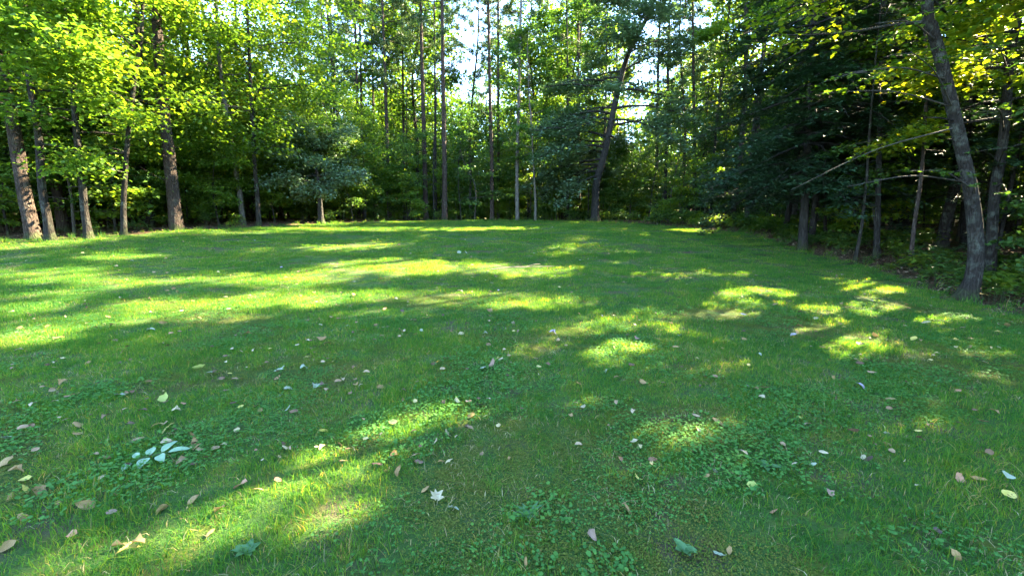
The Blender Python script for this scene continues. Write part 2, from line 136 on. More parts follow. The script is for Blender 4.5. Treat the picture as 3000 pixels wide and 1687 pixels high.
OPENINGS = [(4.96, 7.2, 3.7, 0.26), (7.65, 7.3, 2.43, 0.14), (6.79, 7.4, 2.51, 0.12), (5.03, 8.0, 4.5, 0.22), (7.58, 10.0, 5.48, 0.45), (9.24, 10.5, 6.35, 0.45), (9.74, 9.5, 5.05, 0.4), (6.72, 11.0, 5.59, 0.4), (8.5, 12.0, 6.84, 0.5), (9.91, 9.0, 5.53, 0.45), (8.88, 10.5, 4.98, 0.4), (7.03, 12.0, 6.84, 0.5), (6.41, 9.5, 4.81, 0.38), (10.71, 11.0, 6.13, 0.45), (11.4, 10.5, 5.5, 0.4), (9.46, 10.0, 4.65, 0.35), (7.32, 10.0, 6.13, 0.4), (-15.61, 14.0, 2.19, 0.5), (-15.72, 14.0, 3.45, 0.35), (-14.11, 14.2, 1.68, 0.5), (-14.77, 13.6, 1.55, 0.4), (-13.64, 15.0, 1.96, 0.3), (-9.8, 22.0, 2.33, 0.5), (-12.12, 14.0, 3.08, 0.5), (-15.84, 13.8, 1.42, 0.4), (-14.26, 14.0, 1.29, 0.4), (-12.96, 13.6, 3.03, 0.5), (-3.23, 28.0, 7.75, 1.0), (-1.74, 28.0, 5.8, 0.7), (-4.66, 27.0, 4.45, 0.5), (-10.7, 18.0, 3.66, 0.6), (9.55, 14.0, 1.68, 0.15)]
LOW_BRANCHES = [('R3', (8.47, 8.0, 2.37), (5.58, 7.2, 2.23), 6, 0, 0.12), ('R3', (8.59, 8.0, 2.23), (6.79, 7.4, 2.51), 28, 1, 0.25), ('R3', (8.61, 8.0, 2.08), (7.59, 7.2, 2.52), 18, 2, 0.2), ('R3', (8.1, 8.0, 3.36), (5.31, 8.2, 2.26), 16, 3, 0.16), ('R3', (7.76, 8.0, 4.17), (4.87, 6.6, 3.78), 46, 4, 0.45), ('R3', (7.97, 8.0, 3.7), (4.96, 7.2, 3.7), 40, 5, 0.4), ('R3', (7.45, 8.0, 4.83), (4.77, 6.0, 4.22), 40, 6, 0.45), ('R4', (10.9, 9.8, 4.75), (6.26, 6.0, 4.07), 44, 7, 0.45), ('R4', (10.95, 9.8, 3.67), (6.95, 6.4, 3.28), 30, 8, 0.35), ('R4', (10.95, 9.8, 2.89), (7.96, 7.0, 2.83), 24, 9, 0.3), ('R4', (10.98, 9.8, 2.46), (8.68, 7.5, 2.05), 18, 10, 0.25), ('R3', (7.94, 8.0, 3.7), (5.56, 6.3, 3.99), 34, 11, 0.4)]

# ------------------------------------------------------------------ helpers
coll = scene.collection
def mesh_np(name, V, F, mat=None, tint=None, smooth=False, extra=None):
    """V (n,3); F list of (m,k) index arrays; tint: per-face float list matching F"""
    me = bpy.data.meshes.new(name)
    V = np.asarray(V, np.float32)
    F = [np.asarray(f, np.int32) for f in F if len(f)]
    me.vertices.add(len(V)); me.vertices.foreach_set('co', V.ravel())
    nl = sum(f.size for f in F); npoly = sum(len(f) for f in F)
    me.loops.add(nl); me.polygons.add(npoly)
    me.loops.foreach_set('vertex_index', np.concatenate([f.ravel() for f in F]))
    st = []; o = 0
    for f in F:
        st.append(o + np.arange(len(f)) * f.shape[1]); o += f.size
    me.polygons.foreach_set('loop_start', np.concatenate(st).astype(np.int32))
    if smooth:
        me.polygons.foreach_set('use_smooth', np.ones(npoly, bool))
    me.update(calc_edges=True)
    if tint is not None:
        a = me.attributes.new('tint', 'FLOAT', 'FACE')
        a.data.foreach_set('value', np.asarray(tint, np.float32))
    if mat is not None:
        me.materials.append(mat)
    return me

def obj(name, me, parent=None, loc=None, rot=None, scl=None, **props):
    o = bpy.data.objects.new(name, me)
    coll.objects.link(o)
    if parent is not None: o.parent = parent
    if loc is not None: o.location = loc
    if rot is not None: o.rotation_euler = rot
    if scl is not None: o.scale = scl if hasattr(scl, '__len__') else (scl,) * 3
    for k, v in props.items(): o[k] = v
    return o

def tube(P, R, seg=8, start=0, flare=None):
    """rings along polyline P with radii R; returns V, quads"""
    P = np.asarray(P, float); R = np.asarray(R, float); n = len(P)
    T = np.gradient(P, axis=0); T /= np.linalg.norm(T, axis=1)[:, None] + 1e-9
    ref = np.array([0, 0, 1.]) if abs(T[:, 2]).mean() < .7 else np.array([1., 0, 0])
    A = np.cross(T, ref); A /= np.linalg.norm(A, axis=1)[:, None] + 1e-9
    B = np.cross(T, A)
    th = np.arange(seg) * 2 * math.pi / seg
    V = P[:, None, :] + R[:, None, None] * (np.cos(th)[None, :, None] * A[:, None, :] + np.sin(th)[None, :, None] * B[:, None, :])
    i = np.arange(n - 1)[:, None] * seg; j = np.arange(seg)[None, :]; j2 = (j + 1) % seg
    Q = np.stack([i + j, i + j2, i + seg + j2, i + seg + j], -1).reshape(-1, 4) + start
    return V.reshape(-1, 3), Q

class Acc:
    def __init__(s): s.V = []; s.F = {3: [], 4: []}; s.T = {3: [], 4: []}; s.n = 0
    def add(s, V, F, tint=0.5):
        V = np.asarray(V, float); F = np.asarray(F)
        s.V.append(V); k = F.shape[1]; s.F[k].append(F + s.n)
        s.T[k].append(np.broadcast_to(np.asarray(tint, float), (len(F),)))
        s.n += len(V)
    def tube(s, P, R, seg=6, tint=.5):
        V, Q = tube(P, R, seg); s.add(V, Q, tint)
    def mesh(s, name, mat, smooth=False):
        F = []; T = []
        for k in (3, 4):
            if s.F[k]: F.append(np.concatenate(s.F[k])); T.append(np.concatenate(s.T[k]))
        if not F: return mesh_np(name, np.zeros((3, 3)), [np.array([[0, 1, 2]])], mat)
        return mesh_np(name, np.concatenate(s.V), F, mat, np.concatenate(T), smooth)

def smooth_path(pts, step=0.5):
    """Catmull-Rom through pts"""
    P = np.asarray(pts, float)
    if len(P) < 3:
        n = max(2, int(np.linalg.norm(P[-1] - P[0]) / step)); t = np.linspace(0, 1, n)[:, None]
        return P[0] * (1 - t) + P[-1] * t
    Q = np.vstack([2 * P[0] - P[1], P, 2 * P[-1] - P[-2]]); out = []
    for i in range(1, len(Q) - 2):
        p0, p1, p2, p3 = Q[i - 1:i + 3]
        n = max(2, int(np.linalg.norm(p2 - p1) / step))
        t = (np.arange(n) / n)[:, None]
        out.append(.5 * ((2 * p1) + (-p0 + p2) * t + (2 * p0 - 5 * p1 + 4 * p2 - p3) * t * t + (-p0 + 3 * p1 - 3 * p2 + p3) * t ** 3))
    out.append(P[-1:]); return np.vstack(out)

def leaf_quads(P, N, L, W, rng, axis=None, fold=.12, droop=.1):
    """kite leaves (2 triangles each, folded on the midrib): P base points, N normals"""
    n = len(P)
    N = N / (np.linalg.norm(N, axis=1)[:, None] + 1e-9)
    if axis is None:
        axis = rng.normal(size=(n, 3))
    A = axis - (axis * N).sum(1)[:, None] * N
    A /= np.linalg.norm(A, axis=1)[:, None] + 1e-9
    B = np.cross(N, A)
    L = np.broadcast_to(L, (n,))[:, None]; W = np.broadcast_to(W, (n,))[:, None]
    base = P; tip = P + A * L - N * L * droop
    mid = P + A * L * .42
    l = mid + B * W * .5 + N * W * fold; r = mid - B * W * .5 + N * W * fold
    V = np.stack([base, r, tip, l], 1).reshape(-1, 3)
    k = np.arange(n)[:, None] * 4
    F = np.stack([k + np.array([[0, 1, 2]]), k + np.array([[0, 2, 3]])], 1).reshape(-1, 3)
    return V, F

# ------------------------------------------------------------------ sun gaps: openings in the canopy over measured spots of the lawn
GA = np.array(GAPS)
GAP_GROW = 0.15
def gap_weight(P):
    """P (n,3) world points -> weight of the lawn opening the sun ray through P would reach (0..1)"""
    P = np.asarray(P, float)
    g = np.zeros(len(P))
    z = H(P[:, 0] * .7, P[:, 1] * .7)
    for it in range(3):
        t = np.clip((P[:, 2] - z) / SUN_DIR[2], 0, None)
        x = P[:, 0] - SUN_DIR[0] * t; y = P[:, 1] - SUN_DIR[1] * t
        z = H(x, y)
    # low-frequency wobble so that openings are ragged
    wx = x + .14 * np.sin(3.1 * y + 1.3 * x) + .06 * np.sin(9 * x + 4 * y); wy = y + .05 * np.sin(2.3 * x + .7) + .03 * np.sin(8 * x - 5 * y)
    ragged = .34 * np.sin(4.7 * x + 2.1 * y) * np.sin(5.9 * y - 1.7 * x) + .22 * np.sin(11 * x + 3 * y + 1) * np.sin(9 * y)
    for cx, cy_, ux, uy, hy, s in GA:
        gx = wx - cx; gy = wy - cy_
        gr = GAP_GROW * (.55 if cy_ < 5 else .6 if cx < -1 else .9); u = gx / (ux + gr); v = (gy - uy * np.clip(u, -1, 1)) / (hy + gr * .8)
        g = np.maximum(g, s * ((u * u + v * v + ragged) < 1.0))
    for cx, cy_, cz, r in OPENINGS:
        D = P - np.array([cx, cy_, cz]); t = D @ SUN_DIR; d2 = (D * D).sum(1) - t * t
        g = np.maximum(g, .85 * ((t > r * 1.1) & (d2 < r * r * (1 + .5 * ragged))))
    return g
def carve(P, rng):
    g = gap_weight(P)
    return rng.random(len(P)) > g * 1.0

# ------------------------------------------------------------------ materials
def nodes_mat(name):
    m = bpy.data.materials.new(name); m.use_nodes = True
    nt = m.node_tree; nt.nodes.clear()
    out = nt.nodes.new('ShaderNodeOutputMaterial')
    return m, nt, out
def N(nt, typ, **kw):
    n = nt.nodes.new(typ)
    for k, v in kw.items():
        if k in n.inputs.keys(): n.inputs[k].default_value = v
        else: setattr(n, k, v)
    return n
def ramp(nt, fac, stops, interp='LINEAR'):
    r = nt.nodes.new('ShaderNodeValToRGB'); r.color_ramp.interpolation = interp
    e = r.color_ramp.elements
    while len(e) < len(stops): e.new(.5)
    for i, (p, c) in enumerate(stops):
        e[i].position = p; e[i].color = (*c, 1)
    nt.links.new(fac, r.inputs[0]); return r.outputs[0]
def mixc(nt, fac, a, b, mode='MIX'):
    m = nt.nodes.new('ShaderNodeMix'); m.data_type = 'RGBA'; m.blend_type = mode
    for s, v in ((m.inputs[0], fac), (m.inputs[6], a), (m.inputs[7], b)):
        if hasattr(v, 'is_output'): nt.links.new(v, s)
        elif isinstance(v, tuple): s.default_value = (*v, 1) if len(v) == 3 else v
        else: s.default_value = v
    return m.outputs[2]
def math_n(nt, op, a, b=0.0):
    m = nt.nodes.new('ShaderNodeMath'); m.operation = op
    for s, v in ((m.inputs[0], a), (m.inputs[1], b)):
        if hasattr(v, 'is_output'): nt.links.new(v, s)
        else: s.default_value = v
    return m.outputs[0]

def leaf_mat(name, stops, trans=.45, rough=.45, spec=.35, tmul=(1.5, 1.55, .6), noise_scale=.6, noise_amt=.35, obj_amt=.25):
    """foliage: reflecting and translucent, hue from the per-leaf tint, a slow noise and the object"""
    m, nt, out = nodes_mat(name)
    at = N(nt, 'ShaderNodeAttribute', attribute_name='tint')
    oi = N(nt, 'ShaderNodeObjectInfo')
    geo = N(nt, 'ShaderNodeNewGeometry')
    no = N(nt, 'ShaderNodeTexNoise', Scale=noise_scale, Detail=5.0, Roughness=.6)
    nt.links.new(geo.outputs['Position'], no.inputs['Vector'])
    f = math_n(nt, 'ADD', at.outputs['Fac'], math_n(nt, 'MULTIPLY', math_n(nt, 'SUBTRACT', no.outputs[0], .5), noise_amt * 2))
    f = math_n(nt, 'ADD', f, math_n(nt, 'MULTIPLY', math_n(nt, 'SUBTRACT', oi.outputs['Random'], .5), obj_amt))
    col = ramp(nt, f, stops)
    p = N(nt, 'ShaderNodeBsdfPrincipled', Roughness=rough)
    p.inputs['Specular IOR Level'].default_value = spec
    nt.links.new(col, p.inputs['Base Color'])
    t = N(nt, 'ShaderNodeBsdfTranslucent')
    nt.links.new(mixc(nt, 1.0, col, tmul, 'MULTIPLY'), t.inputs[0])
    mx = N(nt, 'ShaderNodeMixShader'); mx.inputs[0].default_value = trans
    nt.links.new(p.outputs[0], mx.inputs[1]); nt.links.new(t.outputs[0], mx.inputs[2])
    nt.links.new(mx.outputs[0], out.inputs[0])
    return m

M = {}
M['maple'] = leaf_mat('maple_leaf', [(0, (.050, .110, .020)), (.45, (.095, .175, .024)), (.75, (.145, .210, .022)), (1, (.25, .24, .024))], trans=.5, tmul=(1.8, 1.75, .5))
M['maple_yellow'] = leaf_mat('maple_leaf_backlit', [(0, (.06, .13, .018)), (.4, (.13, .20, .018)), (.75, (.26, .27, .02)), (1, (.36, .30, .025))], trans=.55, tmul=(2.0, 1.7, .4))  # glow of the backlit right hand foliage put into a yellower leaf colour
M['under'] = leaf_mat('understory_leaf', [(0, (.040, .095, .030)), (.5, (.070, .145, .034)), (.85, (.12, .19, .028)), (1, (.18, .20, .03))])
M['oak'] = leaf_mat('oak_leaf', [(0, (.070, .125, .070)), (.5, (.105, .175, .098)), (1, (.15, .22, .11))], trans=.25, spec=.6, rough=.4, tmul=(1.3, 1.4, .6))  # sky reflection on the leaves put into the paler bluish colour
M['needle'] = leaf_mat('pine_needle', [(0, (.035, .075, .028)), (.5, (.055, .105, .035)), (1, (.11, .16, .045))], trans=.35, tmul=(1.3, 1.3, .6))
M['hemlock'] = leaf_mat('hemlock_needle', [(0, (.018, .048, .022)), (.5, (.028, .066, .030)), (1, (.05, .095, .035))], trans=.2, tmul=(1.2, 1.3, .6))
M['grass'] = leaf_mat('grass_blade', [(0, (.022, .095, .022)), (.35, (.050, .160, .026)), (.65, (.098, .210, .026)), (.9, (.17, .21, .03)), (1, (.27, .23, .11))], trans=.5, rough=.6, spec=.12, tmul=(2.6, 1.85, .45), noise_scale=.7, noise_amt=.62, obj_amt=.2)
M['clover'] = leaf_mat('clover_leaf', [(0, (.045, .14, .035)), (.5, (.075, .20, .042)), (1, (.12, .25, .042))], trans=.4, rough=.65, spec=.1, noise_scale=1.2)
M['moss'] = leaf_mat('moss', [(0, (.06, .09, .015)), (.5, (.10, .13, .02)), (1, (.16, .11, .03))], trans=.2, rough=.8, spec=.1, noise_scale=1.5)

M['straw'] = leaf_mat('dry_straw', [(0, (.16, .12, .05)), (.5, (.30, .25, .11)), (1, (.42, .37, .20))], trans=.2, rough=.7, spec=.15, tmul=(1.1, 1.1, .9))

def bark_mat(name, c1, c2, c3, scale=14., zstretch=.22, bump=.6, lich=.35, lcol=(.12, .13, .10)):
    m, nt, out = nodes_mat(name)
    tc = N(nt, 'ShaderNodeTexCoord')
    mp = N(nt, 'ShaderNodeMapping'); mp.inputs['Scale'].default_value = (1, 1, zstretch)
    nt.links.new(tc.outputs['Object'], mp.inputs[0])
    vo = N(nt, 'ShaderNodeTexVoronoi', Scale=scale); vo.feature = 'DISTANCE_TO_EDGE'
    n0 = N(nt, 'ShaderNodeTexNoise', Scale=6.0, Detail=5.0, Roughness=.7)
    nt.links.new(mp.outputs[0], n0.inputs['Vector'])
    dist = mixc(nt, .12, mp.outputs[0], n0.outputs[1])
    nt.links.new(dist, vo.inputs['Vector'])
    n1 = N(nt, 'ShaderNodeTexNoise', Scale=40.0, Detail=4.0, Roughness=.7); nt.links.new(mp.outputs[0], n1.inputs['Vector'])
    col = ramp(nt, vo.outputs['Distance'], [(0, c1), (.12, c2), (.5, c3)])
    col = mixc(nt, math_n(nt, 'MULTIPLY', n1.outputs[0], .55), col, c2)
    n2 = N(nt, 'ShaderNodeTexNoise', Scale=5.0, Detail=6.0, Roughness=.65); nt.links.new(tc.outputs['Object'], n2.inputs['Vector'])
    col = mixc(nt, ramp(nt, n2.outputs[0], [(.5, (0, 0, 0)), (.66, (lich,) * 3)]), col, lcol)
    sx = N(nt, 'ShaderNodeSeparateXYZ'); nt.links.new(tc.outputs['Object'], sx.inputs[0])
    foot = math_n(nt, 'SUBTRACT', .62, math_n(nt, 'MULTIPLY', sx.outputs[2], .9))
    foot = math_n(nt, 'MULTIPLY', foot, n2.outputs[0])
    col = mixc(nt, ramp(nt, foot, [(.16, (0, 0, 0)), (.3, (.8,) * 3)]), col, (.05, .07, .018))
    n3 = N(nt, 'ShaderNodeTexNoise', Scale=1.3, Detail=3.0); nt.links.new(tc.outputs['Object'], n3.inputs['Vector'])
    col = mixc(nt, ramp(nt, n3.outputs[0], [(.4, (0, 0, 0)), (.7, (.55,) * 3)]), col, c1)
    p = N(nt, 'ShaderNodeBsdfPrincipled', Roughness=.9); p.inputs['Specular IOR Level'].default_value = .2
    nt.links.new(col, p.inputs['Base Color'])
    b = N(nt, 'ShaderNodeBump', Strength=min(1, bump * 1.6), Distance=.035)
    h = math_n(nt, 'ADD', math_n(nt, 'MINIMUM', math_n(nt, 'MULTIPLY', vo.outputs['Distance'], 3.), 1.), math_n(nt, 'MULTIPLY', n1.outputs[0], .5))
    nt.links.new(h, b.inputs['Height']); nt.links.new(b.outputs[0], p.inputs['Normal'])
    nt.links.new(p.outputs[0], out.inputs[0])
    return m
M['bark_pine'] = bark_mat('pine_bark', (0.020, 0.014, 0.011), (0.058, 0.040, 0.031), (0.095, 0.066, 0.051), scale=13, zstretch=.35, lich=.3)
M['bark_maple'] = bark_mat('maple_bark', (0.012, 0.010, 0.008), (0.030, 0.024, 0.019), (0.045, 0.039, 0.031), scale=18, zstretch=.15, lich=.6)
M['bark_birch'] = bark_mat('pale_bark', (0.069, 0.059, 0.048), (0.121, 0.109, 0.092), (0.164, 0.152, 0.128), scale=9, zstretch=.6, bump=.3, lich=.5)
M['bark_oak'] = bark_mat('oak_bark', (0.012, 0.011, 0.010), (0.036, 0.032, 0.028), (0.060, 0.053, 0.046), scale=15, zstretch=.25, lich=.15)
M['bark_twig'] = bark_mat('twig_bark', (0.031, 0.026, 0.021), (0.062, 0.052, 0.044), (0.088, 0.078, 0.068), scale=30, bump=.2, lich=.4)

def simple(name, c1, c2, rough=.7, spec=.25, trans=0.0, scale=30., spots=None, obj_var=0.0):
    m, nt, out = nodes_mat(name)
    tc = N(nt, 'ShaderNodeTexCoord')
    no = N(nt, 'ShaderNodeTexNoise', Scale=scale, Detail=4.0); nt.links.new(tc.outputs['Object'], no.inputs['Vector'])
    col = mixc(nt, ramp(nt, no.outputs[0], [(.35, (0, 0, 0)), (.65, (1, 1, 1))]), c1, c2)
    if obj_var:
        oi = N(nt, 'ShaderNodeObjectInfo')
        col = mixc(nt, math_n(nt, 'MULTIPLY', oi.outputs['Random'], obj_var), col, (c1[0] * .45, c1[1] * .4, c1[2] * .4))
    if spots:
        n2 = N(nt, 'ShaderNodeTexNoise', Scale=scale * 2.4, Detail=2.0); nt.links.new(tc.outputs['Object'], n2.inputs['Vector'])
        col = mixc(nt, ramp(nt, n2.outputs[0], [(.60, (0, 0, 0)), (.66, (1, 1, 1))]), col, spots)
    p = N(nt, 'ShaderNodeBsdfPrincipled', Roughness=rough); p.inputs['Specular IOR Level'].default_value = spec
    nt.links.new(col, p.inputs['Base Color'])
    b = N(nt, 'ShaderNodeBump', Strength=.3, Distance=.002); nt.links.new(no.outputs[0], b.inputs['Height']); nt.links.new(b.outputs[0], p.inputs['Normal'])
    if trans:
        t = N(nt, 'ShaderNodeBsdfTranslucent'); nt.links.new(col, t.inputs[0])
        mx = N(nt, 'ShaderNodeMixShader'); mx.inputs[0].default_value = trans
        nt.links.new(p.outputs[0], mx.inputs[1]); nt.links.new(t.outputs[0], mx.inputs[2]); nt.links.new(mx.outputs[0], out.inputs[0])
    else:
        nt.links.new(p.outputs[0], out.inputs[0])
    return m
LM = dict(
    tan=simple('tan_dead_leaf', (.24, .15, .05), (.35, .24, .095), trans=.15, spots=(.20, .12, .07), obj_var=.45),
    pale=simple('pale_dead_leaf', (.36, .30, .16), (.44, .38, .22), trans=.15, spots=(.3, .22, .13), obj_var=.2),
    palegrey=simple('pale_grey_leaf_underside', (.23, .27, .165), (.31, .35, .23), trans=.15, obj_var=.15),
    yellow=simple('yellow_leaf', (.50, .42, .07), (.58, .50, .14), trans=.3, spots=(.25, .15, .04)),
    yellowlong=simple('golden_yellow_leaf', (.52, .40, .10), (.55, .45, .16), trans=.3),
    greencurl=simple('yellow_green_leaf', (.30, .36, .07), (.42, .44, .12), trans=.3),
    brown=simple('brown_dead_leaf', (.19, .12, .075), (.27, .18, .12), trans=.1, obj_var=.4),
    darkbrown=simple('dark_brown_leaf', (.050, .030, .022), (.10, .06, .045), rough=.5, spec=.4, obj_var=.3),
    rusty=simple('rusty_orange_leaf', (.42, .20, .10), (.50, .28, .16), trans=.2, spots=(.2, .08, .04), obj_var=.3),
    orange=simple('orange_leaf', (.55, .24, .03), (.6, .33, .04), trans=.3),
    lavender=simple('lavender_grey_leaf', (.23, .20, .22), (.30, .27, .29), obj_var=.2),
)
M['pale_leaflet'] = simple('pale_blue_green_leaflet', (.16, .26, .14), (.21, .31, .18), trans=.15)
M['weed'] = simple('weed_leaf', (.05, .14, .045), (.09, .20, .06), trans=.35, rough=.5, spec=.35)
M['shoot'] = simple('green_shoot', (.05, .08, .03), (.08, .10, .04))
M['stick'] = simple('dead_twig', (.20, .14, .10), (.28, .21, .16), scale=60)

# ------------------------------------------------------------------ ground: one sheet with lawn soil, moss and forest floor
def ground_material():
    m, nt, out = nodes_mat('lawn_and_forest_floor')
    geo = N(nt, 'ShaderNodeNewGeometry')
    at = N(nt, 'ShaderNodeAttribute', attribute_name='lawn')
    def noise(s, d=4., r=.6):
        n = N(nt, 'ShaderNodeTexNoise', Scale=s, Detail=d, Roughness=r); nt.links.new(geo.outputs['Position'], n.inputs['Vector']); return n.outputs[0]
    big, mid, fine, vf = noise(.6), noise(4.), noise(35., 5.), noise(160., 3.)
    g1 = ramp(nt, fine, [(.25, (.020, .042, .010)), (.5, (.040, .090, .018)), (.75, (.075, .135, .026))])
    g2 = ramp(nt, vf, [(.3, (.022, .030, .012)), (.55, (.045, .095, .020)), (.8, (.09, .15, .03))])
    gr = mixc(nt, .5, g1, g2)
    moss = ramp(nt, fine, [(.3, (.06, .08, .012)), (.6, (.11, .12, .02)), (.8, (.15, .09, .03))])
    gr = mixc(nt, ramp(nt, mid, [(.50, (0, 0, 0)), (.64, (.75,) * 3)]), gr, moss)
    n5 = noise(1.7)
    gr = mixc(nt, ramp(nt, n5, [(.54, (0, 0, 0)), (.66, (.8,) * 3)]), gr, ramp(nt, vf, [(.3, (.045, .032, .02)), (.7, (.11, .085, .055))]))
    # forest floor litter
    vo = N(nt, 'ShaderNodeTexVoronoi', Scale=22.0); nt.links.new(geo.outputs['Position'], vo.inputs['Vector'])
    sep = N(nt, 'ShaderNodeSeparateColor'); nt.links.new(vo.outputs['Color'], sep.inputs[0])
    fl = ramp(nt, sep.outputs[0], [(0, (.030, .018, .011)), (.4, (.070, .038, .022)), (.75, (.115, .062, .034)), (1, (.16, .115, .07))])
    fl = mixc(nt, ramp(nt, big, [(.42, (0, 0, 0)), (.65, (.6,) * 3)]), fl, (.030, .048, .016))
    edge = math_n(nt, 'ADD', at.outputs['Fac'], math_n(nt, 'MULTIPLY', math_n(nt, 'SUBTRACT', mid, .5), 1.2))
    col = mixc(nt, ramp(nt, edge, [(.42, (0, 0, 0)), (.6, (1, 1, 1))]), fl, gr)
    p = N(nt, 'ShaderNodeBsdfPrincipled', Roughness=.95); p.inputs['Specular IOR Level'].default_value = .1
    nt.links.new(col, p.inputs['Base Color'])
    b = N(nt, 'ShaderNodeBump', Strength=.8, Distance=.03)
    nt.links.new(math_n(nt, 'ADD', fine, math_n(nt, 'MULTIPLY', vf, .5)), b.inputs['Height']); nt.links.new(b.outputs[0], p.inputs['Normal'])
    nt.links.new(p.outputs[0], out.inputs[0])
    return m
def make_ground():
    def axis(a, b, fine_a, fine_b, st):
        lo = -np.geomspace(1, abs(a - fine_a) + 1, 22)[::-1] + 1 + fine_a
        hi = np.geomspace(1, abs(b - fine_b) + 1, 22) - 1 + fine_b
        return np.unique(np.concatenate([lo, np.arange(fine_a, fine_b, st), hi]).round(3))
    xs = axis(-500, 500, -24, 16, .2); ys = axis(-300, 700, 0, 32, .2)
    X, Y = np.meshgrid(xs, ys)
    D = lawn_dist(X, Y)
    rough = np.clip(1 - D, .25, 2.2) / 2.2
    Z = H(X, Y) + .012 * np.sin(1.9 * X + .7 * np.sin(Y * 1.3)) * np.sin(2.3 * Y + 1) * 1.2 + rough * .05 * (np.sin(3.7 * X + 2.1 * Y) * np.sin(2.9 * Y - 1.7 * X))
    far = np.clip((np.hypot(X, Y) - 92) / 45, 0, 1); far = far * far * (3 - 2 * far); Z = Z + far * 13
    nx, ny = len(xs), len(ys)
    V = np.stack([X, Y, Z], -1).reshape(-1, 3)
    i = np.arange(ny - 1)[:, None] * nx + np.arange(nx - 1)[None, :]
    Q = np.stack([i, i + 1, i + nx + 1, i + nx], -1).reshape(-1, 4)
    me = mesh_np('ground', V, [Q], ground_material(), smooth=True)
    a = me.attributes.new('lawn', 'FLOAT', 'POINT')
    a.data.foreach_set('value', np.clip(.5 + D.ravel() * .8, 0, 1).astype(np.float32))
    obj('ground', me, kind='structure')
make_ground()

# ------------------------------------------------------------------ trees
TRI = 0
def trunk_mesh(path, r0, height, mat, seg=14, flare=1.0, knots=0, rng=None, top=.18):
    P = smooth_path(path, .3); P = np.vstack([P[:1], P[:1] * .75 + P[1:2] * .25, P[:1] * .5 + P[1:2] * .5, P[1:]])
    s = np.concatenate([[0], np.cumsum(np.linalg.norm(np.diff(P, axis=0), axis=1))]); u = s / s[-1]
    R = r0 * (1 - (1 - top) * u ** .9) * (1 + .40 * flare * np.exp(-s / .13) + .10 * flare * np.exp(-s / .6))
    P0 = P.copy(); P0[0, 2] -= .25
    V, Q = tube(P0, R, seg)
    V = V.reshape(len(P), seg, 3)
    th = np.arange(seg) * 2 * math.pi / seg
    ph = rng.random(6) * 6
    lump = 1 + .05 * np.sin(th[None] * 3 + ph[0] + s[:, None] * .8) + .035 * np.sin(th[None] * 5 + ph[1] - s[:, None] * 1.7) + .03 * rng.normal(size=(len(P), seg))
    lump += (.55 * flare * np.exp(-s / .13))[:, None] * np.maximum(0, np.sin(th[None] * 4 + ph[2])) ** 2
    V = P0[:, None] + (V - P0[:, None]) * lump[:, :, None]
    a = Acc(); a.add(V.reshape(-1, 3), Q)
    for k in range(knots):
        i = rng.integers(3, len(P) - 2); az = rng.random() * 6.28; d = np.array([math.cos(az), math.sin(az), rng.uniform(-.1, .5)])
        L = rng.uniform(.15, .8); a.tube([P[i], P[i] + d * (R[i] + L * .5), P[i] + d * (R[i] + L) + np.array([0, 0, rng.uniform(-.1, .1)])], [.018, .012, .005], 4)
    return a.mesh('trunk', mat, True), P, R, s

def limb_curve(p, az, el, L, rng, bend=-.25, n=6):
    pts = [p]; d_el = el; a = az
    for k in range(n - 1):
        a += rng.normal() * .13; d_el += bend / (n - 1) + rng.normal() * .07
        pts.append(pts[-1] + np.array([math.cos(a) * math.cos(d_el), math.sin(a) * math.cos(d_el), math.sin(d_el)]) * L / (n - 1))
    return np.array(pts)

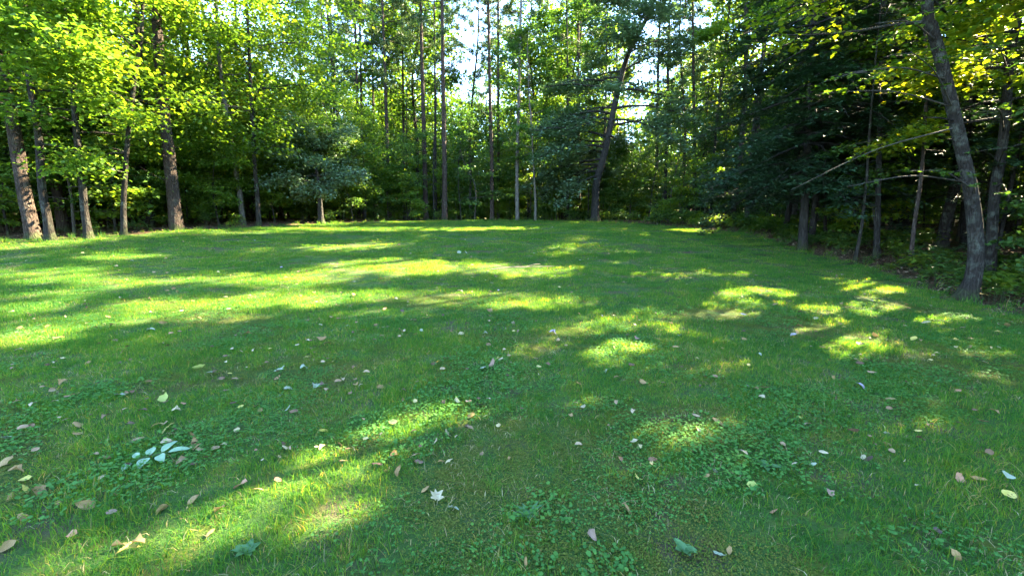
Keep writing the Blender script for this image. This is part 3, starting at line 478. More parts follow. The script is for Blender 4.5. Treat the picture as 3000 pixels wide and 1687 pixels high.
def broadleaf(rng, path, r0, height, z0, R, nl, leaf, nleaf, mat, bark, branch_mat=None, prof='round', flat=.10, world=None, do_carve=False,
              spread=.30, seg=14, knots=0, az_bias=None, elev=(.1, .9), bend=-.35, tipbias=.45, flare=1., droop_norm=.35, wr=.75):
    trunk, P, TR, s = trunk_mesh(path, r0, height, bark, seg=seg, knots=knots, rng=rng, flare=flare)
    top = P[-1, 2]
    acc = Acc(); LP = []; LN = []
    subs = []
    for i in range(nl):
        u = (i + rng.random()) / nl
        z = z0 + (top - z0) * u * .97
        k = int(np.argmin(abs(P[:, 2] - z))); p = P[k]
        if prof == 'round': w = math.sin(math.pi * (0.12 + .80 * u)) ** .8
        elif prof == 'low': w = (1 - u) ** .6 * .9 + .15
        elif prof == 'column': w = .8 + .2 * math.sin(u * 20)
        else: w = 1 - .6 * u
        az = i * 2.399 + rng.normal() * .5
        if az_bias is not None and rng.random() < az_bias[1]: az = az_bias[0] + rng.normal() * .8
        L = R * w * rng.uniform(.7, 1.15)
        el = elev[0] + (elev[1] - elev[0]) * u + rng.normal() * .12
        C = limb_curve(p, az, el, L, rng, bend)
        if do_carve:
            W0 = np.array(world); best = gap_weight(C + W0).sum()
            for _ in range(4):
                if best <= 0: break
                az2 = az + rng.normal() * .5; C2 = limb_curve(p, az2, el + rng.normal() * .1, L, rng, bend); g2 = gap_weight(C2 + W0).sum()
                if g2 < best: best, C, az = g2, C2, az2
        br = max(.008, min(TR[k] * .45, .012 + L * .013))
        acc.tube(C, np.linspace(br, br * .25, len(C)), 5)
        nsub = max(3, int(L * 2.4))
        for j in range(nsub):
            t = .22 + .78 * (j + rng.random()) / nsub
            q = C[0] * 0; f = t * (len(C) - 1); a_ = int(min(f, len(C) - 2)); q = C[a_] + (C[a_ + 1] - C[a_]) * (f - a_)
            side = 1 if j % 2 else -1
            saz = az + side * rng.uniform(.4, 1.1); sl = (.25 + .35 * L * (1.1 - t)) * rng.uniform(.7, 1.3)
            S = limb_curve(q, saz, rng.uniform(-.15, .3) + el * .2, sl, rng, bend * .6, 4)
            if do_carve and gap_weight(S + W0).max() > .3: continue
            if br > .01: acc.tube(S, np.linspace(br * .4, .003, 4), 3)
            subs.append((S, sl))
        subs.append((C[2:6], L * .6))
    w = np.array([x[1] for x in subs]) + .15; w /= w.sum()
    cnt = rng.multinomial(nleaf, w)
    for (S, sl), c in zip(subs, cnt):
        if c == 0: continue
        t = rng.random(c) ** .75 * (len(S) - 1); a_ = np.minimum(t.astype(int), len(S) - 2); q = S[a_] + (S[a_ + 1] - S[a_]) * (t - a_)[:, None]
        off = rng.normal(size=(c, 3)) * np.array([spread, spread, flat]) * (.35 + .5 * min(sl, 1.4))
        off[:, 2] -= .25 * np.hypot(off[:, 0], off[:, 1])
        tone = np.full(c, rng.normal() * .10)
        LP.append(np.hstack([q + off, tone[:, None]]))
    LP = np.vstack(LP)
    if do_carve:
        LP = LP[carve(LP[:, :3] + np.array(world), rng)]
    n = len(LP)
    Nn = np.stack([rng.normal(size=n) * droop_norm, rng.normal(size=n) * droop_norm, np.ones(n)], 1)
    sz = leaf * rng.uniform(.65, 1.25, n)
    V, F = leaf_quads(LP[:, :3], Nn, sz, sz * wr, rng)
    tint = np.repeat(np.clip(.42 + LP[:, 3] + rng.normal(size=n) * .16, 0, 1), 2)
    crown = mesh_np('crown', V, [F], mat, tint)
    return trunk, acc.mesh('branches', branch_mat or bark, True), crown

def conifer(rng, path, r0, height, z0, R, nl, mat, bark, kind='pine', nn=20000, world=None, do_carve=False, seg=12, knots=14, dead_from=None):
    trunk, P, TR, s = trunk_mesh(path, r0, height, bark, seg=seg, knots=knots, rng=rng, flare=.6, top=.12)
    top = P[-1, 2]; acc = Acc(); subs = []
    for i in range(nl):
        u = (i + rng.random()) / nl; z = z0 + (top - z0) * u
        k = int(np.argmin(abs(P[:, 2] - z))); p = P[k]; az = i * 2.399 + rng.normal() * .4
        if kind == 'pine':
            L = R * (1 - .55 * u) * rng.uniform(.5, 1.15) * (min(1, .45 + u * 2.5)); el = rng.uniform(-.05, .35) + .4 * u; C = limb_curve(p, az, el, L, rng, .15)
        else:
            L = R * (1 - u) ** .75 * rng.uniform(.7, 1.1) + .2; el = .12 - .25 * (1 - u) + rng.normal() * .06; C = limb_curve(p, az, el, L, rng, -.45)
        if do_carve:
            W0 = np.array(world)
            for _ in range(3):
                if gap_weight(C + W0).sum() <= 0: break
                az += rng.normal() * .4; C = limb_curve(p, az, el, L, rng, .15 if kind == 'pine' else -.45)
        acc.tube(C, np.linspace(max(.008, .01 + L * .009), .004, len(C)), 4)
        nsub = max(3, int(L * (3.2 if kind != 'pine' else 2.6)))
        for j in range(nsub):
            t = .25 + .75 * (j + rng.random()) / nsub if kind != 'pine' else .4 + .6 * (j + rng.random()) / nsub
            f = t * (len(C) - 1); a_ = int(min(f, len(C) - 2)); q = C[a_] + (C[a_ + 1] - C[a_]) * (f - a_)
            saz = az + (1 if j % 2 else -1) * rng.uniform(.5, 1.1); sl = (.2 + .38 * L * (1.05 - t)) * rng.uniform(.8, 1.2)
            S = limb_curve(q, saz, rng.uniform(-.25, .1) if kind != 'pine' else rng.uniform(0, .5), sl, rng, -.2 if kind != 'pine' else .2, 4)
            acc.tube(S, np.linspace(.007, .003, 4), 3)
            subs.append((S, sl))
    # bare dead branches under the crown
    zz0 = dead_from if dead_from is not None else z0 * .45
    for i in range(knots * 2):
        z = rng.uniform(zz0, z0 + 1); k = int(np.argmin(abs(P[:, 2] - z)))
        C = limb_curve(P[k], rng.random() * 6.28, rng.uniform(-.3, .4), rng.uniform(.4, 1.6), rng, -.2, 5); acc.tube(C, np.linspace(.014, .003, 5), 3)
    if do_carve and len(subs):
        mids = np.array([S.mean(0) for S, _ in subs]) + np.array(world); g = gap_weight(mids); subs = [x for x, gg in zip(subs, g) if rng.random() > gg * .6]
    w = np.array([x[1] for x in subs]) + .1; w /= w.sum(); cnt = rng.multinomial(nn, w); LP = []; AX = []
    for (S, sl), c in zip(subs, cnt):
        if c == 0: continue
        if kind == 'pine':    # tufts of long needles
            nt_ = max(1, c // 9); t = (rng.random(nt_) ** .6) * (len(S) - 1); a_ = np.minimum(t.astype(int), len(S) - 2); q = S[a_] + (S[a_ + 1] - S[a_]) * (t - a_)[:, None]
            q = q + rng.normal(size=(nt_, 3)) * .09
            q = np.repeat(q, 9, 0); ax = rng.normal(size=(len(q), 3)) + np.array([0, 0, .5]) + (S[-1] - S[0]) / (sl + .1)
            LP.append(np.hstack([q, np.full((len(q), 1), rng.normal() * .12)])); AX.append(ax)
        else:
            t = rng.random(c) * (len(S) - 1); a_ = np.minimum(t.astype(int), len(S) - 2); q = S[a_] + (S[a_ + 1] - S[a_]) * (t - a_)[:, None]
            d = S[-1] - S[0]; d = d / (np.linalg.norm(d) + 1e-6); sd = np.cross(d, [0, 0, 1.]); sg = np.where(rng.random(c) < .5, 1, -1)[:, None]
            reach = rng.random(c)[:, None] * .22
            q = q + sg * sd * reach + rng.normal(size=(c, 3)) * np.array([.02, .02, .015]); q[:, 2] -= reach[:, 0] * .35
            ax = d[None] * .8 + sg * sd * .8 + rng.normal(size=(c, 3)) * .25 + np.array([0, 0, -.25])
            LP.append(np.hstack([q, np.full((c, 1), rng.normal() * .12)])); AX.append(ax)
    LP = np.vstack(LP); AX = np.vstack(AX)
    if do_carve:
        k = carve(LP[:, :3] + np.array(world), rng); LP = LP[k]; AX = AX[k]
    n = len(LP); AX /= np.linalg.norm(AX, axis=1)[:, None]
    if kind == 'pine':
        Nn = rng.normal(size=(n, 3)); Ln = .22 * rng.uniform(.7, 1.2, n); W = .034
    else:
        Nn = np.stack([rng.normal(size=n) * .3, rng.normal(size=n) * .3, np.ones(n)], 1); Ln = .16 * rng.uniform(.6, 1.3, n); W = .066
    V, F = leaf_quads(LP[:, :3], Nn, Ln, W, rng, axis=AX, fold=.05, droop=.08)
    tint = np.repeat(np.clip(.45 + LP[:, 3] + rng.normal(size=n) * .14, 0, 1), 2)
    return trunk, acc.mesh('branches', bark, True), mesh_np('crown', V, [F], mat, tint)

def carve_shared(me, loc, rz, scl, stride):
    """the crown with its own openings where it stands between the sun and an opening over the lawn"""
    n = len(me.vertices); co = np.empty(n * 3, np.float32); me.vertices.foreach_get('co', co); co = co.reshape(-1, 4, 3)
    c, s_ = math.cos(rz), math.sin(rz); P = co.mean(1) * scl; P = np.stack([P[:, 0] * c - P[:, 1] * s_, P[:, 0] * s_ + P[:, 1] * c, P[:, 2]], 1) + np.array(loc)
    if P[:, 0].max() < -1: return me
    g = gap_weight(P); bad = g > 0
    if bad.mean() < (.004 if n > 30000 else .03): return me
    rng = np.random.default_rng(int(abs(loc[0] * 100 + loc[1] * 1000))); k = rng.random(len(P)) > g
    t = np.empty(len(me.polygons), np.float32); me.attributes['tint'].data.foreach_get('value', t)
    keep = co[k]; m = len(keep); i = np.arange(m)[:, None] * 4
    F = np.stack([i + np.array([[0, 1, 2]]), i + np.array([[0, 2, 3]])], 1).reshape(-1, 3)
    global CARVED; CARVED += m * 2
    return mesh_np('crown', keep.reshape(-1, 3), [F], me.materials[0], t.reshape(-1, 2)[k].ravel())
CARVED = 0
def place_shared(name, parts, loc, rz=0, scl=1, **props):
    return place_tree(name, (parts[0], parts[1], carve_shared(parts[2], loc, rz, scl, 4)), loc, rz, scl, **props)
def place_tree(name, parts, loc, rz=0, scl=1, **props):
    e = obj(name, None, loc=loc, rot=(0, 0, rz), scl=scl, **props)
    e.empty_display_size = .3
    obj('trunk', parts[0], e); b = obj('branches', parts[1], e, kind='stuff'); c = obj('crown', parts[2], e, kind='stuff')
    return e
def base_at(x, y): return (x, y, float(H(x, y)))

mp, my, un, ok = M['maple'], M['maple_yellow'], M['under'], M['oak']
bp, bm, bb, bo = M['bark_pine'], M['bark_maple'], M['bark_birch'], M['bark_oak']
REF = dict(L1='the thick reddish trunk', L4='the sunlit slim trunk', L5='the thin leaning trunk', L7='the wide dark pine', L8='the tall curving pale trunk', L10='the small round oak', C4='the slightly bowed pine',
           C1='the bare centre pine', C9='the tall pale pine', C11='the slender light grey pine', C14='the leaning dark oak', C17='the leafy wrapped pine', C15='the dark pine beside the oak', R6='the deep shade hemlock', R7='the very thin sapling', L9='the thin dark trunk', R1='the mossy hemlock trunk', R2='the olive sapling trunk', R3='the big leaning tree', R4='the second large trunk')
REFP = {v: (TRUNKS[k][0], TRUNKS[k][1]) for k, v in REF.items()}
def locate(x, y, refs=None):
    refs = refs or REFP
    k = min(refs, key=lambda r: (x - refs[r][0]) ** 2 + (y - refs[r][1]) ** 2); rx, ry = refs[k]
    d = math.hypot(x - rx, y - ry); D = math.hypot(rx, ry); dep = ((x - rx) * rx + (y - ry) * ry) / D; lat = ((x - rx) * ry - (y - ry) * rx) / D
    near = d < D * .12
    if abs(lat) > abs(dep): return (('just' if near else 'well') + (' right of ' if lat > 0 else ' left of ')) + k
    if dep > 0: return ('close behind ' if near else ('behind ' if d < D * .35 else 'far behind ')) + k + (', to its right' if lat > .25 * d else ', to its left' if lat < -.25 * d else '')
    return ('close in front of ' if near else 'in front of ') + k
# ---- shared variants for the wood further back
def variant(seed, kind, **kw):
    rng = np.random.default_rng(seed); h = kw.pop('h')
    path = [(0, 0, 0), (rng.normal() * .2, rng.normal() * .2, h * .3), (rng.normal() * .45, rng.normal() * .45, h * .65), (rng.normal() * .7, rng.normal() * .7, h)]
    if kind == 'broad': return broadleaf(rng, path, kw.pop('r0', .14), h, **kw)
    return conifer(rng, path, kw.pop('r0', .15), h, kind=kind, **kw)
V_MAPLE = [variant(300 + i, 'broad', h=10.5 + i * 1.2, z0=1.6 + (i % 3) * .7, R=3.4, nl=40, leaf=.17, nleaf=12000, mat=mp, bark=bm, seg=9, droop_norm=.65, spread=.42, flat=.22, elev=(.05, 1.0)) for i in range(4)]
V_PINE = [variant(320 + i, 'pine', h=24 + i, z0=8.5 + i % 2, R=3.5, nl=44, mat=M['needle'], bark=bp, nn=17000, seg=9) for i in range(3)]
V_HEM = [variant(330 + i, 'hemlock', h=14 + 2 * i, z0=2.2, R=3.2, nl=64, mat=M['hemlock'], bark=bo, nn=16000, seg=9) for i in range(2)]
V_SAP = [variant(340 + i, 'broad', h=3.0 + i * .85, r0=.020 + .006 * i, z0=.45 + .08 * i, R=1.3 + .12 * i, nl=18 + i, leaf=.12, nleaf=3600, droop_norm=.6, mat=mp if i % 3 == 0 else un, bark=M['bark_twig'], seg=6, flare=.2, spread=.34, flat=.07, prof='column') for i in range(6)]
V_EDGE = [variant(360 + i, 'broad', h=6.5 + i * 1.3, r0=.05 + .01 * i, z0=1.2 + .35 * i, R=2.3, nl=34, leaf=.14, nleaf=8500, mat=mp if i != 1 else un, bark=bm, seg=8, flare=.5, elev=(-.05, .9), droop_norm=.6, spread=.42, flat=.2) for i in range(3)]
V_POLE = [variant(350 + i, 'broad', h=5.5 + i * 1.1, r0=.035 + .01 * i, z0=1.1 + .3 * i, R=2.1, nl=28, leaf=.15, nleaf=6500, mat=un, bark=bm, seg=7, flare=.4, droop_norm=.6, spread=.4, flat=.16) for i in range(4)]
# ---- trees whose trunks can be made out one by one
def key_tree(tid, name, kind, label, seed, cat='tree', **kw):
    x, y, r0, path = TRUNKS[tid]
    rng = np.random.default_rng(seed); b = base_at(x, y); h = path[-1][2]
    if kind == 'shared':     # own trunk, crown shape shared with the pines further back
        bark = kw['bark']; tk = trunk_mesh(path, r0, h, bark, seg=12, knots=14, rng=rng, flare=.6, top=.12)[0]; v = V_PINE[seed % 3]; f = h / (24 + seed % 3)
        e = obj(name, None, loc=b, label=label, category=cat); obj('trunk', tk, e); dx = path[-2][0]; dy = path[-2][1]; rz = seed * 1.3
        obj('branches', v[1], e, loc=(dx, dy, 0), rot=(0, 0, rz), scl=f, kind='stuff')
        obj('crown', carve_shared(v[2], (b[0] + dx, b[1] + dy, b[2]), rz, f, 4), e, loc=(dx, dy, 0), rot=(0, 0, rz), scl=f, kind='stuff'); return e
    if kind == 'broad': parts = broadleaf(rng, path, r0, h, world=b, do_carve=True, **kw)
    else: parts = conifer(rng, path, r0, h, world=b, do_carve=True, kind=kind, **kw)
    return place_tree(name, parts, b, label=label, category=cat)

key_tree('L1', 'pine_tree', 'shared', 'thick reddish brown trunk leaning outward at the far left end of the lawn', 1, z0=9.5, R=3.2, nl=26, mat=M['needle'], bark=bp, nn=9000)
key_tree('L2', 'maple_tree', 'broad', 'slim straight trunk standing close beside the thick reddish trunk at far left', 2, z0=2.6, R=3.9, nl=30, leaf=.15, nleaf=17000, mat=mp, droop_norm=.65, spread=.45, flat=.22, bark=bm)
key_tree('L3', 'pine_tree', 'shared', 'medium brown trunk set back behind two slim sunlit trunks at far left', 3, z0=10, R=3, nl=22, mat=M['needle'], bark=bp, nn=7000)
key_tree('L4', 'maple_tree', 'broad', 'slim trunk with bright sunlit pinkish foot rising from the lawn edge at left', 4, z0=2.6, R=4.1, nl=34, leaf=.15, nleaf=17000, mat=mp, droop_norm=.65, spread=.45, flat=.22, bark=bm)
key_tree('L5', 'maple_tree', 'broad', 'thin leaning tree holding a low bright leafy branch over the left lawn edge', 5, z0=2.2, R=3.9, nl=32, leaf=.15, nleaf=17000, mat=mp, droop_norm=.65, spread=.45, flat=.22, bark=bm, az_bias=(-1.2, .35))
key_tree('L6', 'maple_tree', 'broad', 'mid sized trunk deep in shade just left of the wide dark pine trunk', 6, z0=3.5, R=4.3, nl=32, leaf=.15, nleaf=17000, mat=mp, droop_norm=.65, spread=.45, flat=.22, bark=bm)
key_tree('L7', 'pine_tree', 'shared', 'wide dark grey pine trunk standing on the left lawn edge', 7, z0=11, R=3.6, nl=26, mat=M['needle'], bark=bp, nn=9000)
key_tree('L8', 'maple_tree', 'broad', 'tall curving pale trunk threading up through bright sunlit maple leaves', 8, z0=2.6, R=4.7, nl=38, leaf=.15, nleaf=17000, mat=mp, droop_norm=.65, spread=.45, flat=.22, bark=bb)
key_tree('L9', 'maple_tree', 'broad', 'thin dark trunk under bright leaves left of the small round oak', 9, z0=3, R=5.1, nl=38, leaf=.15, nleaf=17000, mat=mp, droop_norm=.65, spread=.45, flat=.22, bark=bm, az_bias=(-.3, .3))
key_tree('L10', 'oak_tree', 'broad', 'small oak with dense bluish round crown and short sunlit trunk at lawn edge', 10, z0=1.7, R=2.7, nl=38, leaf=.13, nleaf=17000, mat=ok, bark=bo, prof='round', elev=(-.15, .9), flat=.2, droop_norm=.6)
key_tree('C1', 'pine_tree', 'pine', 'tall straight grey pine at the lawn edge, its trunk bare to the ground', 11, z0=9.5, R=3.4, nl=40, mat=M['needle'], bark=bp, nn=14000)
key_tree('C2', 'pine_tree', 'pine', 'tall thick pine trunk rising from the bushes left of the bare centre pine', 12, z0=9.5, R=3.4, nl=40, mat=M['needle'], bark=bp, nn=14000)
key_tree('C3', 'pine_tree', 'shared', 'thin dark pine close behind the two thick centre pines', 13, z0=9.5, R=2.8, nl=26, mat=M['needle'], bark=bo, nn=7000)
key_tree('C4', 'pine_tree', 'shared', 'slightly bowed pine trunk between the yellow maple edge and the centre pines', 14, z0=9.5, R=3, nl=28, mat=M['needle'], bark=bp, nn=8000)
key_tree('C5', 'pine_tree', 'shared', 'pine trunk just right of the bright yellow green maple foliage', 15, z0=9.5, R=3, nl=28, mat=M['needle'], bark=bp, nn=8000)
key_tree('C6', 'pine_tree', 'shared', 'greyish pine paired with the one beside the bright maple foliage', 16, z0=9.5, R=3, nl=28, mat=M['needle'], bark=bp, nn=8000)
key_tree('C7', 'pine_tree', 'shared', 'pine leaning left, half hidden behind the top of the bright maple', 17, z0=9.5, R=3, nl=28, mat=M['needle'], bark=bp, nn=8000)
key_tree('C9', 'pine_tree', 'pine', 'tall pale pine with leafy saplings at its foot right of the blue sky gap', 18, z0=9.5, R=3.4, nl=40, mat=M['needle'], bark=bp, nn=14000)
key_tree('C10', 'pine_tree', 'shared', 'slender brown pine just behind the pale pine right of the sky gap', 19, z0=10.5, R=3, nl=28, mat=M['needle'], bark=bp, nn=8000)
key_tree('C11', 'pine_tree', 'pine', 'slender light grey pine halfway between the sky gap and the leaning oak', 20, z0=9.5, R=3.2, nl=40, mat=M['needle'], bark=bb, nn=14000)
key_tree('C12', 'birch_tree', 'broad', 'small whitish crooked trunk at the back of the lawn left of the leaning oak', 21, z0=3.2, R=2.4, nl=24, leaf=.16, nleaf=6000, mat=un, bark=bb)
key_tree('C13', 'pine_tree', 'shared', 'faint grey pine far back and just left of the leaning oak crown', 22, z0=9, R=3, nl=28, mat=M['needle'], bark=bp, nn=8000)
key_tree('C14', 'oak_tree', 'broad', 'dark oak leaning right over the back lawn with bluish drooping lower limbs', 23, z0=2.6, R=5.4, nl=72, leaf=.20, nleaf=32000, mat=ok, bark=bo, prof='cone', elev=(.05, .7), bend=-.6, az_bias=(3.3, .45), flat=.2)
key_tree('C15', 'pine_tree', 'shared', 'dark pine rising right of the leaning oak crown', 24, z0=9, R=3.2, nl=28, mat=M['needle'], bark=bo, nn=9000)
key_tree('C16', 'pine_tree', 'shared', 'dark pine seen through the top of the leaning oak', 25, z0=9, R=3, nl=28, mat=M['needle'], bark=bo, nn=8000)
key_tree('C17', 'pine_tree', 'shared', 'pine left of the dark hemlock, wrapped in leafy understory', 26, z0=9, R=3.2, nl=28, mat=M['needle'], bark=bp, nn=8000)
key_tree('C18', 'pine_tree', 'shared', 'far pine with orange brown bark just left of the thick centre pines', 27, z0=9, R=2.8, nl=24, mat=M['needle'], bark=bp, nn=7000)
key_tree('C19', 'pine_tree', 'shared', 'far thin pine behind the slightly bowed pine trunk', 28, z0=9, R=2.8, nl=24, mat=M['needle'], bark=bp, nn=7000)
key_tree('C20', 'maple_tree', 'broad', 'thin straight maple behind the drooping left limb of the oak', 29, z0=5, R=3.0, nl=30, leaf=.17, nleaf=11000, mat=un, bark=bm)
key_tree('R1', 'hemlock_tree', 'hemlock', 'dark spreading hemlock with mossy lower trunk where the lawn narrows at right', 30, z0=2.4, R=4.3, nl=130, mat=M['hemlock'], bark=bo, nn=48000, knots=8)
key_tree('R1b', 'maple_tree', 'broad', 'thin pole of a tree right behind the mossy hemlock trunk', 31, z0=4.5, R=2.4, nl=20, leaf=.13, nleaf=6000, mat=un, bark=bm)
key_tree('R2', 'maple_tree', 'broad', 'slender light olive sapling trunk left of the big leaning tree at right', 32, z0=4.2, R=2.3, nl=22, leaf=.11, nleaf=10000, mat=mp, bark=bp)
key_tree('R3', 'maple_tree', 'broad', 'big dark trunk leaning left with swollen crooked foot at the right lawn edge', 33, z0=4.8, R=4.6, nl=40, leaf=.14, nleaf=30000, mat=my, droop_norm=.5, bark=bm, seg=18, knots=10, elev=(-.05, .8), az_bias=(3.6, .3))
key_tree('R4', 'maple_tree', 'broad', 'second large trunk behind the big leaning tree at the right edge', 34, z0=3.4, R=4.2, nl=38, leaf=.14, nleaf=30000, mat=my, droop_norm=.5, bark=bm, elev=(-.05, .8), az_bias=(3.4, .35))
key_tree('R5', 'hemlock_tree', 'hemlock', 'dark hemlock in deep shade behind the slender olive sapling', 35, z0=3.0, R=3.0, nl=60, mat=M['hemlock'], bark=bo, nn=22000)
key_tree('R6', 'hemlock_tree', 'hemlock', 'dark hemlock in deep shade right behind the thin pole', 36, z0=3.0, R=3.0, nl=60, mat=M['hemlock'], bark=bo, nn=22000)
key_tree('R7', 'maple_tree', 'broad', 'very thin sapling at the brown needle patch right of the hemlock trunk', 37, z0=2.6, R=1.5, nl=14, leaf=.10, nleaf=2500, mat=un, bark=bm)

# ---- more trees of the right wood, whose crowns shade the lawn
SIDE = [(13.5, 4.5, 15, 4.4), (12.6, 7.3, 13, 3.8), (16.5, 7.5, 18, 4.6), (15.2, 11.2, 17, 4.2), (19.5, 11.5, 19, 4.6), (15.8, 1.2, 16, 4.4), (13.8, 13.6, 15, 3.6),
        (18.3, 15.6, 19, 4.4), (14.6, 18.3, 18, 4.2), (19.8, 3.4, 18, 4.6), (22.5, 8, 20, 4.6), (22.8, 15, 21, 4.6), (18.2, 20.5, 20, 4.4), (23.5, 20.5, 21, 4.6), (14.3, 22.8, 19, 4.2),
        (18.8, 25.5, 21, 4.4), (15.4, 27.2, 20, 4.2), (20.5, -2, 18, 4.6), (24, 26.5, 22, 4.6), (12.4, 24.8, 15, 3.6), (16.8, -3.2, 17, 4.4)]
rngS = np.random.default_rng(77)
for i, (x, y, h, R) in enumerate(SIDE):
    h += 8 * (y > 19)
    rng = np.random.default_rng(200 + i); best = 9e9
    for _ in range(14):
        jx, jy = x + rng.uniform(-.7, .7), y + rng.uniform(-.7, .7); zz = np.linspace(0, h, 50)
        g = gap_weight(np.stack([np.full(50, jx), np.full(50, jy), zz + float(H(jx, jy))], 1)).sum()
        if g < best: best, bx, by_ = g, jx, jy
    x, y = bx, by_; SIDE[i] = (x, y, h, R); b = base_at(x, y)
    path = [(0, 0, 0), (rng.normal() * .15, rng.normal() * .15, h * .3), (rng.normal() * .5, rng.normal() * .5, h * .65), (rng.normal() * .7, rng.normal() * .7, h)]
    if i % 5 == 3:
        parts = conifer(rng, path, .15, h, 3.5, R * .85, 70, M['hemlock'], bo, 'hemlock', 20000, world=b, do_carve=True)
        place_tree('hemlock_tree', parts, b, label='tall dark hemlock ' + locate(x, y), category='tree', group='hemlocks in the wood at right')
    else:
        parts = broadleaf(rng, path, .13 + rng.random() * .05, h, h * (.26 if y < 19 else .38), R, 36, .19 if y < 19 else .21, 12500, my if i in (0, 1) else mp, bm, world=b, do_carve=True, elev=(.0, .85), droop_norm=.6)
        place_tree('maple_tree', parts, b, label='tall full crowned maple ' + locate(x, y), category='tree', group='maples in the wood at right')

taken = [(TRUNKS[k][0], TRUNKS[k][1]) for k in TRUNKS] + [(s[0], s[1]) for s in SIDE]
def trunk_clear(x, y, h):
    zz = np.linspace(0, h, 30); return gap_weight(np.stack([np.full(30, x), np.full(30, y), zz + float(H(x, y))], 1)).sum() < 2
def scatter(n, dmin, ymax, sep, accept, seed, tries=9000, xr=None):
    r = np.random.default_rng(seed); out = []
    for _ in range(tries):
        if len(out) >= n: break
        y = r.uniform(-6, ymax); x = r.uniform(-1.45 * max(y, 8) - 6, 1.45 * max(y, 8) + 6)
        d = -float(lawn_dist(np.array([x]), np.array([y]))[0])
        if d < dmin or not accept(x, y, d, r): continue
        if any((x - a) ** 2 + (y - b) ** 2 < sep * sep for a, b in taken): continue
        if x > 6 and y < 32 and not trunk_clear(x, y, 12 if sep > 1.5 else 5): continue
        taken.append((x, y)); out.append((x, y, r.random()))
    return out
def angle(x, y): return math.atan2(x, max(y, .1))
LBS = {'tall pine trunk among the sunlit maples of the left hand wood': 'brown pine ', 'leafy maple deep in the sunlit left hand wood': 'leafy green maple ', 'tall bare stemmed pine far back behind the lawn': 'bare stemmed pine ',
       'slender understory maple in the shade behind the lawn': 'slender shaded maple ', 'short dark hemlock in the shade behind the lawn': 'small dark hemlock ', 'dark hemlock crowded among maples in the right hand wood': 'dark hemlock ',
       'thin shaded pole tree in the right hand wood': 'thin shaded maple ', 'tall green maple crowded among others in the right hand wood': 'bushy green maple '}
cnt = 0
for x, y in ((11.3, 16.0), (12.2, 19.0), (13.4, 16.6), (11.9, 21.6), (15.4, 14.4), (13.6, 10.2)):
    taken.append((x, y)); place_shared('hemlock_tree', V_HEM[int(x * 10) % 2], base_at(x, y), x * 5, .8, label='dense dark evergreen hemlock ' + locate(x, y), category='tree', group='hemlocks in the wood at right')
for x, y in ((-8.5, 37), (1.8, 42), (4.6, 38.0), (-11.5, 40), (7.8, 43)):
    taken.append((x, y)); place_shared('maple_tree', V_MAPLE[int(abs(x) * 10) % 4], base_at(x, y), x * 5, 1.5, label='pale green maple crown ' + locate(x, y), category='tree', group='maples far behind the pines')
for x, y in ((15, 33), (17, 38), (13.6, 34.5), (19.5, 41), (7.4, 36), (9.6, 40), (-3.4, 36), (2.2, 39), (16, 44), (12, 46)):
    taken.append((x, y)); place_shared('pine_tree', V_PINE[int(abs(x) * 10) % 3], base_at(x, y), x * 5, .95, label='tall feathery pine ' + locate(x, y), category='tree', group='pines in the wood behind the lawn')
for i in range(0, 16, 2):
    x, y = ((20.5, 31), (24, 34), (27.5, 31.5), (22, 38.5), (26.5, 39), (31, 36), (18.6, 35.5), (24, 44), (30, 44), (35, 41), (28, 27.5), (33, 30.5), (21, 48), (27, 50), (38, 48), (16.6, 30.2))[i]
    taken.append((x, y)); place_shared('maple_tree', V_MAPLE[i % 4], base_at(x, y), i * 1.7, 1.75, label='very tall maple ' + locate(x, y), category='tree', group='maples in the wood at right')
for x, y in ((11.9, 25.6), (12.6, 29.0), (14.8, 30.8)):
    taken.append((x, y)); place_shared('hemlock_tree', V_HEM[int(x * 10) % 2], base_at(x, y), x * 5, .68, label='dense dark evergreen hemlock ' + locate(x, y), category='tree', group='hemlocks in the wood at right')
for x, y in ((-17.8, 15.0), (-15.1, 16.2), (-13.2, 19.2), (-12.0, 21.6), (-10.6, 23.4), (-8.9, 25.9), (-16.7, 17.6), (-14.7, 19.3), (-19.3, 14.3), (-7.0, 28.6)):
    taken.append((x, y)); place_shared('young_maple_tree', V_EDGE[int(abs(x) * 10) % 3], base_at(x, y), x * 5, .72, label='young maple leafy to low down ' + locate(x, y), category='tree', group='young maples round the lawn')
